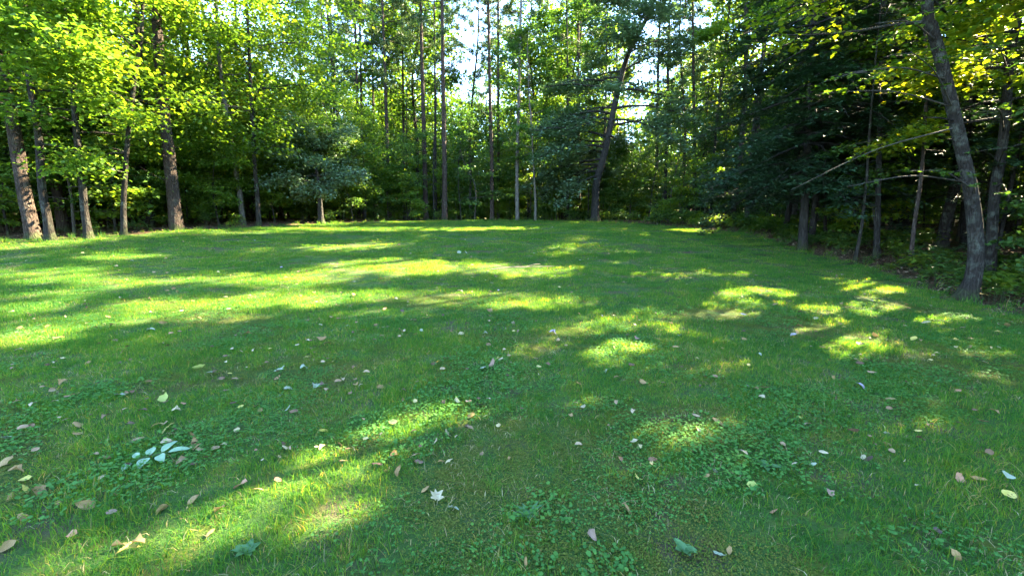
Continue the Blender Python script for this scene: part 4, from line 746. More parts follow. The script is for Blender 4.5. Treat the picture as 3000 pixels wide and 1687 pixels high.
for x, y, q in scatter(165, 1.6, 56, 2.7, lambda x, y, d, r: r.random() < (1.0 if d < 16 else .55), 5, tries=16000):
    a = angle(x, y); s = .85 + .35 * ((q * 7) % 1)
    right_ok = x > 8 and y < 30
    if a < -.42:
        if q < .16: p = V_PINE[cnt % 3]; nm, lb, gp = 'pine_tree', 'tall pine trunk among the sunlit maples of the left hand wood', 'pines in the wood at left'
        else: p = V_MAPLE[cnt % 4]; nm, lb, gp = 'maple_tree', 'leafy maple deep in the sunlit left hand wood', 'maples in the wood at left'
    elif a < .42:
        if q < .42: p = V_PINE[cnt % 3]; nm, lb, gp = 'pine_tree', 'tall bare stemmed pine far back behind the lawn', 'pines in the wood behind the lawn'
        elif q < .86: p = V_POLE[cnt % 4]; nm, lb, gp = 'maple_tree', 'slender understory maple in the shade behind the lawn', 'understory maples behind the lawn'
        else: p = V_HEM[cnt % 2]; s *= .6; nm, lb, gp = 'hemlock_tree', 'short dark hemlock in the shade behind the lawn', 'hemlocks behind the lawn'
    else:
        if q < .35: p = V_HEM[cnt % 2]; nm, lb, gp = 'hemlock_tree', 'dark hemlock crowded among maples in the right hand wood', 'hemlocks in the wood at right'
        elif q < .6: p = V_POLE[cnt % 4]; nm, lb, gp = 'maple_tree', 'thin shaded pole tree in the right hand wood', 'pole trees in the wood at right'
        else: p = V_MAPLE[cnt % 4]; nm, lb, gp = 'maple_tree', 'tall green maple crowded among others in the right hand wood', 'maples in the wood at right'
    place_shared(nm, p, base_at(x, y), q * 6.28 * 5, s, label=('short ' if s < .95 else 'tall ' if s > 1.1 else '') + LBS[lb] + locate(x, y), category='tree', group=gp); cnt += 1
# taller broadleaf trees closing the view far behind the pines
for x, y, q in scatter(30, 9, 60, 4.0, lambda x, y, d, r: y > 37 and abs(x) < .55 * y, 16, tries=9000):
    place_shared('maple_tree', V_MAPLE[int(q * 991) % 4], base_at(x, y), q * 31, 1.15 + .35 * ((q * 7) % 1), category='tree', label='pale green maple crown ' + locate(x, y), group='maples far behind the pines')
# low leafy young maples that line the left and back edges of the lawn
def edge_ok(x, y, d, r): return d < 7.5 and (x < -8.5 or (y > 26 and x < 9 and r.random() < .6))
for x, y, q in scatter(40, 1.0, 42, 2.2, edge_ok, 15, tries=14000):
    s = .8 + .35 * ((q * 7) % 1); lf = angle(x, y) < -.3
    place_shared('young_maple_tree', V_EDGE[int(q * 991) % 3], base_at(x, y), q * 31, s, category='tree', label='young maple leafy to low down ' + locate(x, y), group='young maples round the lawn')
# understory saplings
for x, y, q in scatter(330, .5, 52, 1.0, lambda x, y, d, r: d < 22 and (x < 9 or y > 23 or r.random() < .75), 6, tries=14000):
    a = angle(x, y); i = int(q * 997) % 6; s = .75 + .6 * ((q * 13) % 1)
    if a < -.42: lb, gp = 'leafy green sapling in the shade of the left hand wood', 'saplings in the wood'
    elif a < .42: lb, gp = 'thin leafy sapling in the shaded edge behind the lawn', 'saplings in the wood'
    else: lb, gp = 'thin leafy sapling in the dark right hand wood', 'saplings in the wood'
    place_shared('sapling', V_SAP[i], base_at(x, y), q * 6.28 * 7, s, label=('tiny' if i < 1 else 'short' if i < 3 else 'taller') + ' leafy sapling ' + locate(x, y), category='sapling', group=gp)
# bare thin dead poles in the dark wood on the right and behind
V_STEM = []
for i in range(4):
    rng = np.random.default_rng(400 + i); h = 5 + 1.5 * i
    V_STEM.append(trunk_mesh([(0, 0, 0), (rng.normal() * .15, rng.normal() * .15, h * .5), (rng.normal() * .4, rng.normal() * .4, h)], .028 + .008 * i, h, bm if i % 2 else bo, seg=7, flare=.3, knots=12, rng=rng, top=.3)[0])
for x, y, q in scatter(110, .7, 42, .6, lambda x, y, d, r: d < 13 and x > -9, 7, tries=14000):
    o = obj('bare_pole_tree', V_STEM[int(q * 991) % 4], loc=base_at(x, y), rot=(0, 0, q * 40), scl=.8 + .4 * ((q * 31) % 1), category='tree',
            label='thin bare dead pole ' + locate(x, y),
            group='bare poles in the wood')

# ---- the wood beyond, which reads as one mass
def distant_woods():
    rng = np.random.default_rng(9); a = Acc(); LP = []
    for k in range(330):
        th = rng.uniform(-1.15, 1.25); d = rng.uniform(56, 92); x = math.sin(th) * d; y = math.cos(th) * d; h = rng.uniform(13, 21)
        z = float(H(x, y)); a.tube([(x, y, z - .3), (x + rng.normal() * .3, y, z + h * .5), (x + rng.normal() * .6, y, z + h)], [.2, .15, .05], 5)
        n = 170; u = rng.random(n) ** .8; r = 3.4 * np.sin(np.pi * (.1 + .85 * u)) * np.sqrt(rng.random(n)); t = rng.random(n) * 6.283
        LP.append(np.stack([x + r * np.cos(t), y + r * np.sin(t), z + .3 + (h + .5) * u], 1))
    n = 46000; th = rng.uniform(-1.35, 1.4, n); d = rng.uniform(44, 90, n); x = np.sin(th) * d; y = np.cos(th) * d; LP.append(np.stack([x, y, H(x, y) + 9 * rng.random(n) ** 1.8], 1))
    LP = np.vstack(LP); n = len(LP)
    V, F = leaf_quads(LP, np.stack([rng.normal(size=n) * .6, rng.normal(size=n) * .6, np.ones(n)], 1), .75 * rng.uniform(.6, 1.3, n), .55, rng)
    wood = mesh_np('distant_woods', V, [F], mp, np.repeat(np.clip(rng.normal(size=n) * .2 + .45, 0, 1), 2))
    root = obj('distant_woods', wood, kind='stuff', label='green woodland far behind the pines, closing every gap between trunks', category='woodland')
    obj('trunks', a.mesh('distant_trunks', bo), root, kind='stuff')
distant_woods()

# ------------------------------------------------------------------ undergrowth plants along the edge of the wood
def undergrowth_variant(seed, n_stem, h, leaf, nl, mat):
    rng = np.random.default_rng(seed); st = Acc(); P = []
    for s in range(n_stem):
        az = rng.random() * 6.28; lean = rng.uniform(.1, .6) * h; b = rng.normal(size=2) * .10
        top = np.array([b[0] + math.cos(az) * lean, b[1] + math.sin(az) * lean, h * rng.uniform(.6, 1.1)])
        C = np.array([[b[0], b[1], -.03], [b[0] * .6 + top[0] * .4, b[1] * .6 + top[1] * .4, top[2] * .65], top])
        st.tube(C, [.004, .003, .0015], 3)
        k = nl // n_stem; t = .35 + .65 * rng.random(k); q = np.array([b[0], b[1], 0])[None] * (1 - t[:, None]) + top[None] * t[:, None]
        q[:, 2] = top[2] * np.sqrt(t); q += rng.normal(size=(k, 3)) * np.array([.10, .10, .03]); P.append(q)
    P = np.vstack(P); n = len(P); Nn = np.stack([rng.normal(size=n) * .3, rng.normal(size=n) * .3, np.ones(n)], 1)
    V, F = leaf_quads(P, Nn, leaf * rng.uniform(.6, 1.3, n), leaf * .62, rng)
    return st.mesh('stems', M['shoot']), mesh_np('foliage', V, [F], mat, np.repeat(np.clip(.45 + rng.normal(size=n) * .2, 0, 1), 2))
UG = [undergrowth_variant(500 + i, 5 + i, .22 + .07 * i, .095 + .008 * i, 80 + 20 * i, M['under'] if i % 2 else M['maple']) for i in range(6)]
rngU = np.random.default_rng(55); nU = 0
def put_plant(x, y, s, i, lb, gp):
    lb = ('small' if s < 1 else 'bushy') + ' low leafy plant ' + locate(x, y)
    e = obj('undergrowth_plant', None, loc=base_at(x, y), rot=(0, 0, x * 37 + y * 11), scl=s, label=lb, category='plant', group=gp)
    obj('stems', UG[i][0], e); obj('foliage', UG[i][1], e, kind='stuff')
tries = 0; placedU = []
while nU < 270 and tries < 30000:
    tries += 1
    if rngU.random() < .55: x = rngU.uniform(8.6, 16); y = rngU.uniform(4, 24)
    else: x = rngU.uniform(-26, 13); y = rngU.uniform(9, 33)
    d = -float(lawn_dist(np.array([x]), np.array([y]))[0])
    if d < .25 or d > 5 or rngU.random() > math.exp(-d / 2.6): continue
    if 9.3 < x < 11.5 and 11 < y < 14.6 and rngU.random() < .85: continue     # the bare brown needle patch
    if any((x - a) ** 2 + (y - b) ** 2 < .12 for a, b in placedU): continue
    placedU.append((x, y))
    a = angle(x, y)
    if a > .42: lb, gp = 'low leafy green plant on the dark floor of the right hand wood', 'undergrowth along the wood edge'
    elif a < -.42: lb, gp = 'low leafy green plant along the left edge of the lawn', 'undergrowth along the wood edge'
    else: lb, gp = 'low leafy green plant along the back edge of the lawn', 'undergrowth along the wood edge'
    put_plant(x, y, rngU.uniform(.7, 1.35) * (1.25 if y > 18 else 1), int(rngU.random() * 6), lb, gp); nU += 1

# litter on the forest floor near the right hand edge: uncountable dead leaves and needles
def litter():
    rng = np.random.default_rng(60); n = 38000
    x = np.concatenate([rng.uniform(8, 17, n // 2), rng.uniform(-22, 14, n // 2)]); y = np.concatenate([rng.uniform(2, 24, n // 2), rng.uniform(6, 32, n // 2)])
    d = lawn_dist(x, y); k = (d < .35 - rng.random(n) * .5) & (d > -4); x = x[k]; y = y[k]; n = len(x)
    P = np.stack([x, y, H(x, y) + .02 + rng.random(n) * .05], 1); Nn = np.stack([rng.normal(size=n) * .4, rng.normal(size=n) * .4, np.ones(n)], 1)
    V, F = leaf_quads(P, Nn, rng.uniform(.03, .10, n), rng.uniform(.02, .05, n), rng)
    m = leaf_mat('leaf_litter', [(0, (.05, .028, .018)), (.4, (.12, .065, .038)), (.75, (.20, .13, .085)), (1, (.30, .24, .17))], trans=.05, rough=.8, spec=.15)
    obj('leaf_litter', mesh_np('leaf_litter', V, [F], m, np.repeat(rng.random(n), 2)), kind='stuff', label='brown dead leaves and needles covering the floor of the wood', category='leaf litter')
litter()

# ------------------------------------------------------------------ grass, clover and moss: uncountable, instanced from small clumps
def blade_tile(name, rng, n, rad, hmin, hmax, width, seg, mat, lean=.5):
    a = rng.random(n) * 6.283; r = rad * np.sqrt(rng.random(n)); bx = r * np.cos(a); by = r * np.sin(a)
    h = rng.uniform(hmin, hmax, n) * (1 - .25 * rng.random(n)); az = rng.random(n) * 6.283; ln = np.abs(rng.normal(size=n)) * lean * h
    w = width * rng.uniform(.6, 1.3, n); V = []; face = rng.random(n) * 6.283
    sx, sy = np.cos(face), np.sin(face)
    ts = np.linspace(0, 1, seg + 1)
    for t in ts[:-1]:
        cx = bx + np.cos(az) * ln * t ** 1.8; cy_ = by + np.sin(az) * ln * t ** 1.8; cz = h * (t - .18 * t * t * lean) - .012 * (t == 0); ww = w * (1 - t ** 2) * .5
        V += [np.stack([cx - sx * ww, cy_ - sy * ww, cz], 1), np.stack([cx + sx * ww, cy_ + sy * ww, cz], 1)]
    V += [np.stack([bx + np.cos(az) * ln, by + np.sin(az) * ln, h * (1 - .18 * lean)], 1)]
    m = len(V); V = np.stack(V, 1).reshape(-1, 3); k = np.arange(n) * m; F4 = []
    for s in range(seg - 1): F4.append(np.stack([k + 2 * s, k + 2 * s + 1, k + 2 * s + 3, k + 2 * s + 2], 1))
    F3 = np.stack([k + m - 3, k + m - 2, k + m - 1], 1); tone = np.clip(.38 + rng.normal(size=n) * .19, 0, 1); tone = np.where(rng.random(n) < .07, rng.uniform(.85, 1, n), tone)
    FF = F4 + [F3]
    return bpy.data.objects.new(name, mesh_np(name, V, FF, mat, np.tile(tone, len(FF))))
def disc_tile(name, rng, n, rad, r0, r1, h0, h1, mat, lobes=1):
    a = rng.random(n) * 6.283; r = rad * np.sqrt(rng.random(n)); c = np.stack([r * np.cos(a), r * np.sin(a), rng.uniform(h0, h1, n)], 1)
    if lobes > 1:
        c = np.repeat(c, lobes, 0); aa = np.tile(np.arange(lobes) * 6.283 / lobes, n) + np.repeat(rng.random(n) * 6.28, lobes); n *= lobes
    rr = rng.uniform(r0, r1, n)
    if lobes > 1: c = c + np.stack([np.cos(aa), np.sin(aa), np.zeros(n)], 1) * rr[:, None] * .95
    Nn = np.stack([rng.normal(size=n) * .35, rng.normal(size=n) * .35, np.ones(n)], 1); Nn /= np.linalg.norm(Nn, axis=1)[:, None]
    A = np.cross(Nn, rng.normal(size=(n, 3))); A /= np.linalg.norm(A, axis=1)[:, None]; B = np.cross(Nn, A); V = []
    for k in range(6): V.append(c + (A * math.cos(k * 1.047) + B * math.sin(k * 1.047)) * rr[:, None] + Nn * (rr * .18 * (k % 2))[:, None])
    V = np.stack(V, 1).reshape(-1, 3); k = np.arange(n) * 6
    F = np.concatenate([np.stack([k, k + 1, k + 2, k + 3], 1), np.stack([k, k + 3, k + 4, k + 5], 1)]); t = np.clip(.45 + rng.normal(size=n) * .16, 0, 1)
    return bpy.data.objects.new(name, mesh_np(name, V, [F], mat, np.tile(t, 2)))

def scatter_gn(name, P, rot, scl, idx, sources, **props):
    me = bpy.data.meshes.new(name); me.vertices.add(len(P)); me.vertices.foreach_set('co', np.asarray(P, np.float32).ravel())
    for nm, arr, ty, ch in (('rot', rot, 'FLOAT_VECTOR', 'vector'), ('scl', scl, 'FLOAT_VECTOR', 'vector'), ('idx', idx, 'INT', 'value')):
        at = me.attributes.new(nm, ty, 'POINT'); at.data.foreach_set(ch, np.asarray(arr, np.int32 if ty == 'INT' else np.float32).ravel())
    me.update()
    o = obj(name, me, **props)
    c = bpy.data.collections.new(name + '_clumps')
    for s in sources: c.objects.link(s)
    g = bpy.data.node_groups.new(name, 'GeometryNodeTree')
    g.interface.new_socket('Geometry', in_out='INPUT', socket_type='NodeSocketGeometry'); g.interface.new_socket('Geometry', in_out='OUTPUT', socket_type='NodeSocketGeometry')
    nd = g.nodes; gi = nd.new('NodeGroupInput'); go = nd.new('NodeGroupOutput'); iop = nd.new('GeometryNodeInstanceOnPoints'); ci = nd.new('GeometryNodeCollectionInfo')
    ci.inputs['Collection'].default_value = c; ci.inputs['Separate Children'].default_value = True; ci.inputs['Reset Children'].default_value = True
    def na(nm, ty):
        n = nd.new('GeometryNodeInputNamedAttribute'); n.data_type = ty; n.inputs['Name'].default_value = nm; return n.outputs['Attribute']
    g.links.new(gi.outputs[0], iop.inputs['Points']); g.links.new(ci.outputs[0], iop.inputs['Instance']); iop.inputs['Pick Instance'].default_value = True
    g.links.new(na('idx', 'INT'), iop.inputs['Instance Index']); g.links.new(na('rot', 'FLOAT_VECTOR'), iop.inputs['Rotation']); g.links.new(na('scl', 'FLOAT_VECTOR'), iop.inputs['Scale'])
    g.links.new(iop.outputs[0], go.inputs[0])
    md = o.modifiers.new('scatter', 'NODES'); md.node_group = g
    return o
def vnoise(x, y, s, seed=0):
    """cheap smooth noise in -1..1"""
    r = np.random.default_rng(seed); v = np.zeros_like(x)
    for k in range(7):
        th = r.random() * 6.283; f = s * r.uniform(.6, 1.7); v += np.sin((x * math.cos(th) + y * math.sin(th)) * f * 6.283 + r.random() * 6.28)
    return v / 3.2
def lay(rng, y0, y1, step, margin=2.0, edge=.05, keep=None):
    X, Y = np.meshgrid(np.arange(-1.3 * y1 - margin, 1.3 * y1 + margin, step), np.arange(y0, y1, step))
    X = X.ravel() + rng.uniform(-.5, .5, X.size) * step; Y = Y.ravel() + rng.uniform(-.5, .5, Y.size) * step
    k = np.abs(X) < 1.28 * np.maximum(Y, .8) + margin; X = X[k]; Y = Y[k]; d = lawn_dist(X, Y); k = d > edge + .35 * vnoise(X, Y, .9, 3) ; X = X[k]; Y = Y[k]
    if keep is not None: k = keep(X, Y); X = X[k]; Y = Y[k]
    return X, Y
def slope_rot(X, Y, rng):
    gy = (H(X, Y + .1) - H(X, Y - .1)) / .2
    return np.stack([np.arctan(gy), np.zeros_like(X), rng.random(len(X)) * 6.283], 1)
MOSS = lambda x, y: vnoise(x, y, .33, 11) + .5 * vnoise(x, y, 1.1, 12) + .45 * ((x < -1.5) & (y < 4.5)) + 1.2 * np.exp(-((x - .8) / .35) ** 2 - ((y - 2.0) / .25) ** 2) + .9 * np.exp(-((x + .35) / .3) ** 2 - ((y - 1.95) / .2) ** 2) + .8 * np.exp(-((x - 1.9) / .5) ** 2 - ((y - 4.2) / .3) ** 2)
rngG = np.random.default_rng(70)
tA = [blade_tile('grass_clump_near', rngG, 150, .14, .015 + .004 * i, .045 + .011 * i, .0040, 3, M['grass'], .95) for i in range(5)]
tB = [blade_tile('grass_clump_middle', rngG, 330, .27, .020, .050 + .008 * i, .0055, 2, M['grass'], .6) for i in range(4)]
tC = [blade_tile('grass_clump_far', rngG, 520, .55, .02, .055 + .006 * i, .012, 1, M['grass'], .6) for i in range(3)]
tL = [blade_tile('long_grass_clump', rngG, 26, .05, .05, .10 + .015 * i, .0036, 4, M['grass'], .8) for i in range(4)]
def grass(name, tiles, y0, y1, step, hs, label):
    X, Y = lay(rngG, y0, y1, step); m = MOSS(X, Y)
    k = rngG.random(len(X)) > np.clip((m - .35) * 1.1, 0, .72); X = X[k]; Y = Y[k]; m = m[k]
    s = hs * (1 + .30 * vnoise(X, Y, .7, 21) + .15 * vnoise(X, Y, 2.2, 22)) * np.where(m > .4, .62, 1.0); s = np.clip(s, .35, 1.7)
    S = np.stack([np.ones_like(s), np.ones_like(s), s], 1)
    scatter_gn(name, np.stack([X, Y, H(X, Y) - .002 + ground_bump(X, Y)], 1), slope_rot(X, Y, rngG), S, rngG.integers(0, len(tiles), len(X)), tiles, kind='stuff', label=label, category='grass')
def ground_bump(X, Y):
    D = lawn_dist(X, Y); rough = np.clip(1 - D, .25, 2.2) / 2.2
    return .012 * np.sin(1.9 * X + .7 * np.sin(Y * 1.3)) * np.sin(2.3 * Y + 1) * 1.2 + rough * .05 * (np.sin(3.7 * X + 2.1 * Y) * np.sin(2.9 * Y - 1.7 * X))
grass('lawn_grass', tA, .9, 5.2, .145, .95, 'short green lawn grass in the foreground')
grass('lawn_grass', tB, 5.0, 12.2, .25, 1.0, 'short green lawn grass across the middle of the lawn')
grass('lawn_grass', tC, 12.0, 29.5, .46, 1.0, 'short green lawn grass towards the far trees')
X, Y = lay(rngG, .9, 19, .21, keep=lambda x, y: rngG.random(len(x)) < np.clip(.20 + .5 * vnoise(x, y, .5, 31), 0, .8) * np.where(y > 5, .5, 1))
scatter_gn('long_grass', np.stack([X, Y, H(X, Y) + ground_bump(X, Y)], 1), slope_rot(X, Y, rngG), np.ones((len(X), 3)) * rngG.uniform(.6, 1.15, (len(X), 1)), rngG.integers(0, 4, len(X)), tL, kind='stuff', label='longer grass blades standing in loose clumps above the lawn', category='grass')
CLOV = lambda x, y: vnoise(x, y, .42, 41) + .35 * vnoise(x, y, 1.6, 42) + .55 * np.exp(-((x - .9) / 1.6) ** 2 - ((y - 4.2) / 1.6) ** 2) + .3 * np.exp(-((x - .9) / .9) ** 2 - ((y - 2.2) / .6) ** 2)
tD = [disc_tile('creeping_leaf_clump', rngG, 50, .13, .0045, .011, .014, .042, M['clover']) for i in range(3)] + [disc_tile('clover_clump', rngG, 36, .13, .003, .0055, .016, .036, M['clover'], 3) for i in range(3)]
X, Y = lay(rngG, .9, 8.5, .12, keep=lambda x, y: CLOV(x, y) > .15 + .95 * rngG.random(len(x)) ** 1.3)
scatter_gn('clover', np.stack([X, Y, H(X, Y) + ground_bump(X, Y)], 1), slope_rot(X, Y, rngG), np.ones((len(X), 3)) * rngG.uniform(.8, 1.35, (len(X), 1)), (rngG.integers(0, 3, len(X)) + 3 * (vnoise(X, Y, .5, 44) > .1)), tD, kind='stuff', label='patches of small round leaved clover and creeping weeds in the lawn', category='ground cover')
tM = [disc_tile('moss_clump', rngG, 260, .12, .002, .005, .004, .014, M['moss']) for i in range(3)]
X, Y = lay(rngG, .9, 7.5, .13, keep=lambda x, y: MOSS(x, y) > .38)
scatter_gn('moss', np.stack([X, Y, H(X, Y) + ground_bump(X, Y)], 1), slope_rot(X, Y, rngG), np.ones((len(X), 3)), rngG.integers(0, 3, len(X)), tM, kind='stuff', label='low olive and rust tinted moss between the grass', category='moss')

# dry straw and thatch in the turf
tS = [blade_tile('dry_straw_clump', rngG, 26, .16, .012, .035, .003, 2, M['straw'], 2.2) for i in range(3)]
X, Y = lay(rngG, .9, 14, .2, keep=lambda x, y: rngG.random(len(x)) < np.clip(.45 + .5 * vnoise(x, y, .8, 51), .1, .95))
scatter_gn('dry_straw', np.stack([X, Y, H(X, Y) + ground_bump(X, Y) + .012], 1), slope_rot(X, Y, rngG), np.ones((len(X), 3)) * rngG.uniform(.7, 1.4, (len(X), 1)), rngG.integers(0, 3, len(X)), tS, kind='stuff', label='dry straw coloured blades lying in the turf', category='straw')
# ragged edge of the lawn
X, Y = np.meshgrid(np.arange(-30, 14, .22), np.arange(3, 30, .22)); X = X.ravel() + rngG.normal(size=X.size) * .08; Y = Y.ravel() + rngG.normal(size=Y.size) * .08
D = lawn_dist(X, Y); k = (D < .35) & (D > -.9) & (rngG.random(len(X)) < .55 * np.exp(-np.clip(-D, 0, 9) * 2.2)); X = X[k]; Y = Y[k]
scatter_gn('edge_grass', np.stack([X, Y, H(X, Y) + ground_bump(X, Y)], 1), slope_rot(X, Y, rngG), np.ones((len(X), 3)) * rngG.uniform(.9, 2.4, (len(X), 1)), rngG.integers(0, 4, len(X)), tL, kind='stuff', label='uncut tufts of grass along the edge of the lawn', category='grass')

# ------------------------------------------------------------------ fallen leaves, each its own object
def leaf_sheet(kind, seed, nu=6, nv=4):
    """a leaf 1 unit long as a curled sheet; outline by kind"""
    r = np.random.default_rng(seed); us = np.linspace(0, 1, nu + 1)
    if kind == 'long': w = .16 * np.sin(np.pi * us ** .8) ** .8
    elif kind == 'round': w = .40 * np.sin(np.pi * us ** .85) ** .55
    elif kind == 'lobed': w = np.interp(us, [0, .12, .25, .38, .52, .66, .82, 1], [.03, .20, .34, .26, .44, .24, .16, .01])
    else: w = .27 * np.sin(np.pi * us ** .75) ** .75
    curl = r.uniform(1.6, 5.0) * (1 if r.random() < .7 else -1) * (.35 if kind == 'round' else 1); bend = r.uniform(-1.3, 1.8); tw = r.uniform(-1.3, 1.3); V = []
    for i, u in enumerate(us):
        a = bend * (u - .5); x = (u - .5) if abs(bend) < .05 else math.sin(a) / bend; z = 0 if abs(bend) < .05 else (math.cos(a) - 1) / -bend * -1
        for v in np.linspace(-1, 1, nv + 1):
            ww = v * (w[i] + .004) * (1 + .14 * r.normal() * (abs(v) > .8)); k = curl * (.5 + .7 * u); ang = ww * k
            yy = math.sin(ang) / k if abs(k) > .05 else ww; zz = (1 - math.cos(ang)) / k if abs(k) > .05 else 0
            ct, st_ = math.cos(tw * (u - .5)), math.sin(tw * (u - .5))
            V.append((x + .012 * r.normal(), yy * ct - zz * st_ + .008 * r.normal(), z + yy * st_ + zz * ct + .018 * r.normal()))
    V = np.array(V); V[:, 2] -= V[:, 2].min(); q = np.arange(nu)[:, None] * (nv + 1) + np.arange(nv)[None]; Q = np.stack([q, q + 1, q + nv + 2, q + nv + 1], -1).reshape(-1, 4)
    s0 = V[nv // 2]; st = np.array([s0 + (0, -.008, 0), s0 + (0, .008, 0), s0 + (-.22, .03, .02)]); n0 = len(V)
    return np.vstack([V, st]), Q, np.array([[n0, n0 + 1, n0 + 2]])
SHEETS = {k: [leaf_sheet(k, 600 + 13 * j + s) for s in range(6)] for j, k in enumerate(('ovate', 'long', 'round', 'lobed'))}
_lm = {}
def leaf_mesh(kind, i, mat):
    key = (kind, i, mat)
    if key not in _lm:
        V, Q, T = SHEETS[kind][i]; _lm[key] = mesh_np('fallen_leaf', V, [Q, T], LM[mat], smooth=True)
    return _lm[key]
SHAPE = dict(tan=('ovate', 'ovate', 'lobed', 'ovate'), pale=('ovate', 'lobed'), palegrey=('ovate', 'lobed'), yellow=('round', 'ovate'), yellowlong=('long',), greencurl=('ovate',), brown=('ovate', 'lobed'),
             darkbrown=('ovate',), rusty=('round', 'ovate'), orange=('ovate',), lavender=('lobed', 'ovate'))
DESC = dict(tan='small curled tan dead leaf lying on the grass', pale='pale cream dry leaf lying on the grass', palegrey='pale grey green leaf lying underside up on the grass', yellow='yellow fallen leaf lying on the grass',
            yellowlong='long golden yellow leaf lying on the grass', greencurl='curled yellow green leaf lying on the grass', brown='brown withered leaf lying on the grass', darkbrown='dark brown curled leaf lying in the grass',
            rusty='rusty orange brown leaf lying on the grass', orange='bright orange fallen leaf in the grass', lavender='greyish lavender dry leaf lying on the grass')
GRP = dict(tan='tan leaves on the lawn', pale='cream leaves on the lawn', palegrey='pale grey green leaves on the lawn', yellow='yellow leaves on the lawn', yellowlong='long yellow leaves on the lawn', greencurl='yellow green leaves on the lawn',
           brown='brown leaves on the lawn', darkbrown='dark brown leaves on the lawn', rusty='rusty leaves on the lawn', orange='orange leaves on the lawn', lavender='lavender leaves on the lawn')
SPECIAL = {0: 'long golden yellow leaf lying just above the pale compound leaf', 1: 'curled yellow green leaf behind the long golden leaf', 3: 'upright yellow green leaf far behind the curled green one', 9: 'slim bright yellow leaf lying behind the white forked leaf',
           25: 'largest lobed tan leaf in the group at the near left corner', 36: 'round rust rimmed leaf in front of the pale compound leaf', 37: 'small flat pinkish orange leaf beside the rust rimmed round leaf',
           47: 'dark brown rolled leaf standing up near the middle foreground', 55: 'dark leaf with pale curled edge behind the middle foreground', 62: 'tiny bright orange leaf on the grass behind the foreground',
           63: 'pale lavender leaf alone on the clover behind the foreground', 95: 'broad brown leaf half hidden in the clover at the near edge', 96: 'big tan leaf with brown tip lying at the very near edge of the lawn'}
rngL = np.random.default_rng(80)
REFL = {'the pale compound leaf': SPOT['compound'], 'the white forked leaf': SPOT['maplepale'], 'the stalked tan maple leaf': SPOT['mapletan'], 'the round yellow leaf': SPOT['yellowround'], 'the dandelion rosette': SPOT['rosette'],
        'the thin brown twig': SPOT['stick'], 'the two white leaves': SPOT['twobright'], 'the big leaning tree': TRUNKS['R3'][:2], 'the mossy hemlock trunk': TRUNKS['R1'][:2], 'the near edge weed': SPOT['weedB'], 'the clover weed': SPOT['weedC'],
        'the lavender leaf on clover': LEAVES[63][:2], 'the lobed tan corner leaf': LEAVES[25][:2], 'the rust rimmed leaf': LEAVES[36][:2], 'the bottom left weed': SPOT['weedA'], 'the tiny orange leaf': LEAVES[62][:2]}
def drop_leaf(x, y, kind, size, label=None, flat=False):
    sh = SHAPE[kind][int(rngL.random() * len(SHAPE[kind]))]; i = int(rngL.random() * 6)
    z = float(H(x, y)) + float(ground_bump(np.array([x]), np.array([y]))[0]) + (.024 if y < 6 else .030) * rngL.uniform(.5, 1.3)
    tilt = (.2 if flat else .55)
    if label is None:
        if sh == 'lobed': pre = 'lobed '
        elif sh == 'long': pre = 'narrow '
        elif size > .085: pre = 'large '
        elif size < .055: pre = 'tiny '
        else: pre = ''
        lab = pre + {'tan': 'tan dead', 'pale': 'cream dry', 'palegrey': 'pale grey green', 'yellowlong': 'golden', 'greencurl': 'yellow green', 'brown': 'brown', 'darkbrown': 'dark brown', 'rusty': 'rusty orange', 'lavender': 'greyish lavender'}.get(kind, kind) + ' leaf ' + locate(x, y, REFL)
    p = dict(label=label or lab, category='leaf')
    if label is None: p['group'] = GRP[kind]
    return obj('fallen_leaf', leaf_mesh(sh, i, kind), loc=(x, y, z), rot=(rngL.normal() * tilt, rngL.normal() * tilt * .7, rngL.random() * 6.283), scl=max(size, .03), **p)
for i, (x, y, kind, size) in enumerate(LEAVES):
    drop_leaf(x, y, kind, min(size, .13) * 1.0, SPECIAL.get(i))
KN = ['tan'] * 9 + ['pale'] * 3 + ['palegrey'] * 3 + ['brown'] * 3 + ['rusty'] * 2 + ['yellow'] + ['darkbrown'] + ['lavender']
nl = 0
for t in range(5000):
    if nl >= 180: break
    y = rngL.uniform(2.0, 15) if rngL.random() < .85 else rngL.uniform(12, 22); x = rngL.uniform(-1.2, 1.2) * y
    if x < 0: x *= rngL.uniform(.7, 1)
    if float(lawn_dist(np.array([x]), np.array([y]))[0]) < .15: continue
    if y < 4.5 and rngL.random() < .75: continue
    drop_leaf(x, y, KN[int(rngL.random() * len(KN))], rngL.uniform(.045, .09)); nl += 1
# the smaller and farther ones, past counting
def more_leaves():
    rng = np.random.default_rng(81); a = Acc(); n = 1500
    y = 2.5 + 24 * rng.random(n) ** 1.15; x = rng.uniform(-1.3, 1.3, n) * y; x = np.where((x > 0) & (rng.random(n) < .3), -x, x); k = lawn_dist(x, y) > .1; x = x[k]; y = y[k]
    z = H(x, y) + .035
    for j in range(len(x)):
        V, Q, T = SHEETS['ovate'][j % 6]; th = rng.random() * 6.28; s = rng.uniform(.03, .085); c, sn = math.cos(th), math.sin(th); t = rng.normal() * .5
        R = np.array([[c, -sn, 0], [sn, c, 0], [0, 0, 1]]) @ np.array([[1, 0, 0], [0, math.cos(t), -math.sin(t)], [0, math.sin(t), math.cos(t)]])
        a.add(V @ R.T * s + (x[j], y[j], z[j]), Q, rng.random())
    m = leaf_mat('scattered_dead_leaves', [(0, (.07, .04, .02)), (.3, (.15, .09, .04)), (.6, (.29, .20, .10)), (.85, (.37, .31, .18)), (1, (.40, .32, .08))], trans=.1, rough=.7, noise_amt=0, obj_amt=0, tmul=(1, 1, 1))
    obj('scattered_leaves', a.mesh('scattered_leaves', m), kind='stuff', label='many small dead leaves scattered over the farther lawn', category='leaves')
more_leaves()

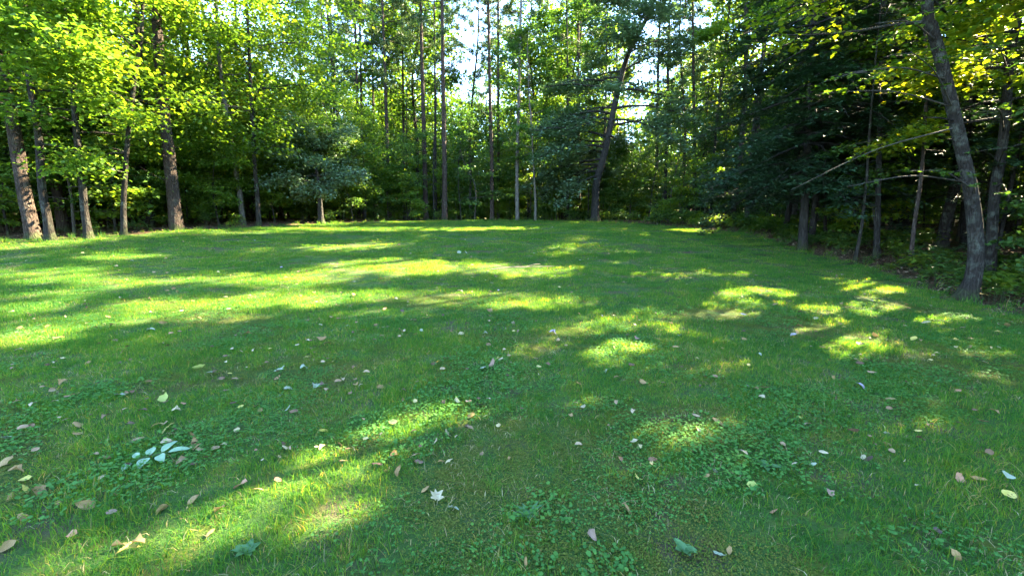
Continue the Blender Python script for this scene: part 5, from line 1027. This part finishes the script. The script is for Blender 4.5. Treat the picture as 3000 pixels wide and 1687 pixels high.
# compound leaf of pale leaflets
def flat_leaf(L, W, mat, seed, lobes=False, fold=.15, droop=.15):
    r = np.random.default_rng(seed); us = np.linspace(0, 1, 8); w = W * np.sin(np.pi * us ** .75) ** .8 + .002 * L
    if lobes: w = w * (1 + .35 * np.sin(us * 26))
    V = [];
    for u, ww in zip(us, w):
        for v in (-1, -.5, 0, .5, 1): V.append((u * L, v * ww, abs(v) * ww * fold * 2 + L * (.12 * u - (.12 + droop) * u * u) + .003 * r.normal() * L * 5))
    q = np.arange(7)[:, None] * 5 + np.arange(4)[None]; Q = np.stack([q, q + 1, q + 6, q + 5], -1).reshape(-1, 4)
    return mesh_np('leaf', np.array(V), [Q], mat, smooth=True)
def tubes_obj(name, lines, rad, mat, parent, seg=5):
    a = Acc()
    for l in lines: a.tube(smooth_path(l, .03), np.linspace(rad, rad * .6, len(smooth_path(l, .03))), seg)
    return obj(name, a.mesh(name, mat, True), parent)
cx, cyy = SPOT['compound']
c = obj('compound_leaf', None, loc=(cx, cyy, float(H(cx, cyy)) + .045), rot=(.30, -.1, .35), label='fallen compound leaf of pale blue green leaflets at the left foreground', category='leaf')
tubes_obj('stalk', [[(-.17, -.03, -.01), (-.05, 0, .005), (.06, .005, 0), (.13, 0, -.01)]], .0022, M['shoot'], c)
for j, (lx, ly, az, L, W) in enumerate([(-.10, -.02, -2.2, .075, .024), (-.08, .01, 2.1, .06, .02), (-.02, -.01, -1.8, .095, .034), (-.01, .01, 1.8, .10, .028), (.04, -.01, -1.0, .095, .028), (.05, .01, .95, .11, .028), (.09, 0, .05, .12, .020)]):
    obj('leaflet', flat_leaf(L, W, M['pale_leaflet'], 700 + j), c, loc=(lx, ly, .004), rot=(0, rngL.uniform(-.25, .05), az))
def maple_leaf(name, loc, size, mat, rot, label):
    """five pointed lobes with teeth, cupped, and a stalk"""
    pts = [];  R0 = [(0, 1.0), (14, .62), (24, .55), (38, .80), (48, .86), (60, .50), (72, .38), (88, .62), (100, .60), (120, .34), (150, .30), (175, .10)]
    prof = [(a, r) for a, r in R0] + [(-a, r) for a, r in R0[:0:-1]]
    V = [(0, 0, 0)]; r = np.random.default_rng(int(size * 999))
    for k, (a, rr) in enumerate(prof):
        a = math.radians(a)
        for f in (.5, 1.0): V.append((math.cos(a) * rr * f * size, math.sin(a) * rr * f * size, (.30 * (f * rr) ** 2 * abs(math.sin(a * 1.3)) + .05 * r.normal() * f) * size))
    n = len(prof); F3 = []; F4 = []
    for k in range(n):
        j = (k + 1) % n; F3.append((0, 1 + 2 * k, 1 + 2 * j)); F4.append((1 + 2 * k, 2 + 2 * k, 2 + 2 * j, 1 + 2 * j))
    e = obj(name, None, loc=loc, rot=rot, label=label, category='leaf')
    obj('blade', mesh_np('blade', np.array(V), [np.array(F4), np.array(F3)], mat, smooth=True), e)
    tubes_obj('stalk', [[(-.02 * size, 0, 0), (-.4 * size, .03 * size, .02 * size), (-.75 * size, .12 * size, -.05 * size)]], size * .018, mat, e)
x, y = SPOT['maplepale']; maple_leaf('fallen_leaf', (x, y, float(H(x, y)) + .05), .085, LM['palegrey'], (.1, -.25, -.3), 'white forked maple leaf lying left of the middle of the lawn')
x, y = SPOT['mapletan']; maple_leaf('fallen_leaf', (x, y, float(H(x, y)) + .05), .062, LM['pale'], (.2, -.35, 1.9), 'pale tan maple leaf with long stalk at the centre of the foreground')
x, y = SPOT['bigpale']; e = obj('fallen_leaf', flat_leaf(.085, .030, LM['palegrey'], 720), loc=(x - .02, y, float(H(x, y)) + .05), rot=(.35, -.1, .6), label='large pale mint leaf at the right edge behind the round yellow leaf', category='leaf')
x, y = SPOT['yellowround']; e = obj('fallen_leaf', flat_leaf(.080, .030, LM['yellow'], 721, fold=.03, droop=0), loc=(x - .02, y, float(H(x, y)) + .055), rot=(.25, -.05, .25), label='round bright yellow leaf lying flat at the right edge of the foreground', category='leaf')
for (dx, lb) in ((0, 'left one of two white leaves close together in the middle distance'), (.14, 'right one of two white leaves close together in the middle distance')):
    x, y = SPOT['twobright']; obj('fallen_leaf', leaf_mesh('round', 2, 'palegrey'), loc=(x + dx * 1.3, y, float(H(x, y)) + .06), rot=(.9, .2, dx * 9), scl=.13, label=lb, category='leaf')
# weeds
def rosette(name, key, n, L, W, label, lobes, seed, up=.5, mat='weed'):
    x, y = SPOT[key]; r = np.random.default_rng(seed); e = obj(name, None, loc=(x, y, float(H(x, y)) + .012), label=label, category='weed')
    for j in range(n):
        az = j * 6.283 / n + r.normal() * .25
        obj('leaf', flat_leaf(L * r.uniform(.7, 1.15), W * r.uniform(.8, 1.2), M[mat], seed + j, lobes), e, rot=(0, -up * r.uniform(.5, 1.3), az))
rosette('dandelion_plant', 'rosette', 8, .10, .011, 'dandelion rosette with toothed leaves in the centre foreground', True, 730, .55)
rosette('plantain_plant', 'weedA', 7, .075, .021, 'broad leaved weed rosette near the bottom left of centre', False, 750, .5)
rosette('plantain_plant', 'weedB', 8, .065, .020, 'broad leaved weed rosette at the near edge right of centre', False, 770, .5)
rosette('plantain_plant', 'weedC', 6, .085, .018, 'broad leaved weed among clover right of the centre', False, 790, .5)
# dead twigs
x, y = SPOT['stick']
e = obj('fallen_twig', None, loc=(x, y, float(H(x, y)) + .05), label='thin brown dead twig lying across the sunlit middle of the lawn', category='twig')
tubes_obj('stem', [[(-.7, -.35, 0), (-.3, -.12, .03), (.1, .1, .02), (.6, .28, .01), (.95, .55, 0)]], .012, M['stick'], e)
tubes_obj('side_twig', [[(.1, .1, .02), (.35, .32, .06), (.5, .6, .04)], [(-.3, -.12, .03), (-.05, -.25, .07)]], .006, M['stick'], e)
bx, by = 9.35, 7.2
e = obj('dead_branch', None, loc=(bx, by, float(H(bx, by))), label='pale dead branch sticking up from the brush at the right edge', category='branch')
tubes_obj('stem', [[(.5, .1, 0), (.25, .02, .35), (.12, -.02, .62), (.02, -.05, .74)], [(.12, -.02, .62), (-.03, .02, .70)]], .012, M['stick'], e)

# ------------------------------------------------------------------ low leafy branches close to the camera on the right: every leaf an object
def maple_blade(size, seed, mat):
    prof = [(0, 1.0), (22, .50), (42, .82), (66, .38), (92, .55), (125, .30), (170, .14)]; prof = prof + [(-a, r) for a, r in prof[:0:-1]]
    r = np.random.default_rng(seed); V = [(0, 0, 0)]
    for a, rr in prof: a = math.radians(a); V.append((math.cos(a) * rr + .25, math.sin(a) * rr, -.18 * rr * rr + .10 * abs(math.sin(a)) + .03 * r.normal()))
    n = len(prof); return mesh_np('leaf', np.array(V) * size, [np.array([(0, 1 + k, 1 + (k + 1) % n) for k in range(n)])], mat)
BL = [maple_blade(1, 810 + i, M['maple_yellow'] if i % 2 == 0 else M['maple']) for i in range(4)]
def low_branch(root, start, end, nleaf, seed, spread=.28, sag=.15, size=.07):
    r = np.random.default_rng(seed); s = np.array(start, float); e_ = np.array(end, float); mid = (s + e_) / 2 + (0, 0, sag)
    C = smooth_path([s, mid, e_], .1); a = Acc(); a.tube(C, np.linspace(.016, .004, len(C)), 5); ends = []
    for k in range(max(3, nleaf // 5)):
        i = int(len(C) * (.3 + .7 * r.random())) - 1; d = r.normal(size=3) * (.8, .8, .12); d /= np.linalg.norm(d); E = C[i] + d * r.uniform(.1, spread * 2); a.tube([C[i], (C[i] + E) / 2 + (0, 0, .02), E], [.004, .003, .002], 3); ends.append((C[i], E))
    obj('low_branch', a.mesh('low_branch', M['bark_twig'], True), root)
    for k in range(nleaf):
        A, E = ends[k % len(ends)]; p = A + (E - A) * (.35 + .7 * r.random()) + r.normal(size=3) * (.04, .04, .02)
        obj('leaf', BL[int(r.random() * 4)], root, loc=tuple(p), rot=(r.normal() * .35, r.normal() * .35, r.random() * 6.283), scl=size * r.uniform(.6, 1.2))
roots = {o['label']: o for o in coll.objects if o.parent is None and 'label' in o.keys()}
def root_with(s): return next(o for l, o in roots.items() if s in l)
R3 = root_with('big dark trunk leaning left'); R4 = root_with('second large trunk behind'); R1 = root_with('dark spreading hemlock')
for args in LOW_BRANCHES:
    nm, a, b, n, seed, spread = args
    rt = {'R3': R3, 'R4': R4}[nm]; o = np.array(rt.location)
    low_branch(rt, np.array(a) - o, np.array(b) - o, n, seed, spread)
tri = sum(len(m.polygons) for m in bpy.data.meshes if m.users); from collections import Counter
qc = Counter()
for m in bpy.data.meshes:
    if m.users: qc[m.name.split('.')[0]] += sum(p.loop_total - 2 for p in m.polygons) if len(m.polygons) < 3000 else len(m.loops) - 2 * len(m.polygons)
print('TRIS', sum(qc.values()), qc.most_common(14), 'carved', CARVED)
print('faces in unique meshes', tri, 'objects', len(bpy.data.objects), 'trees', cnt)
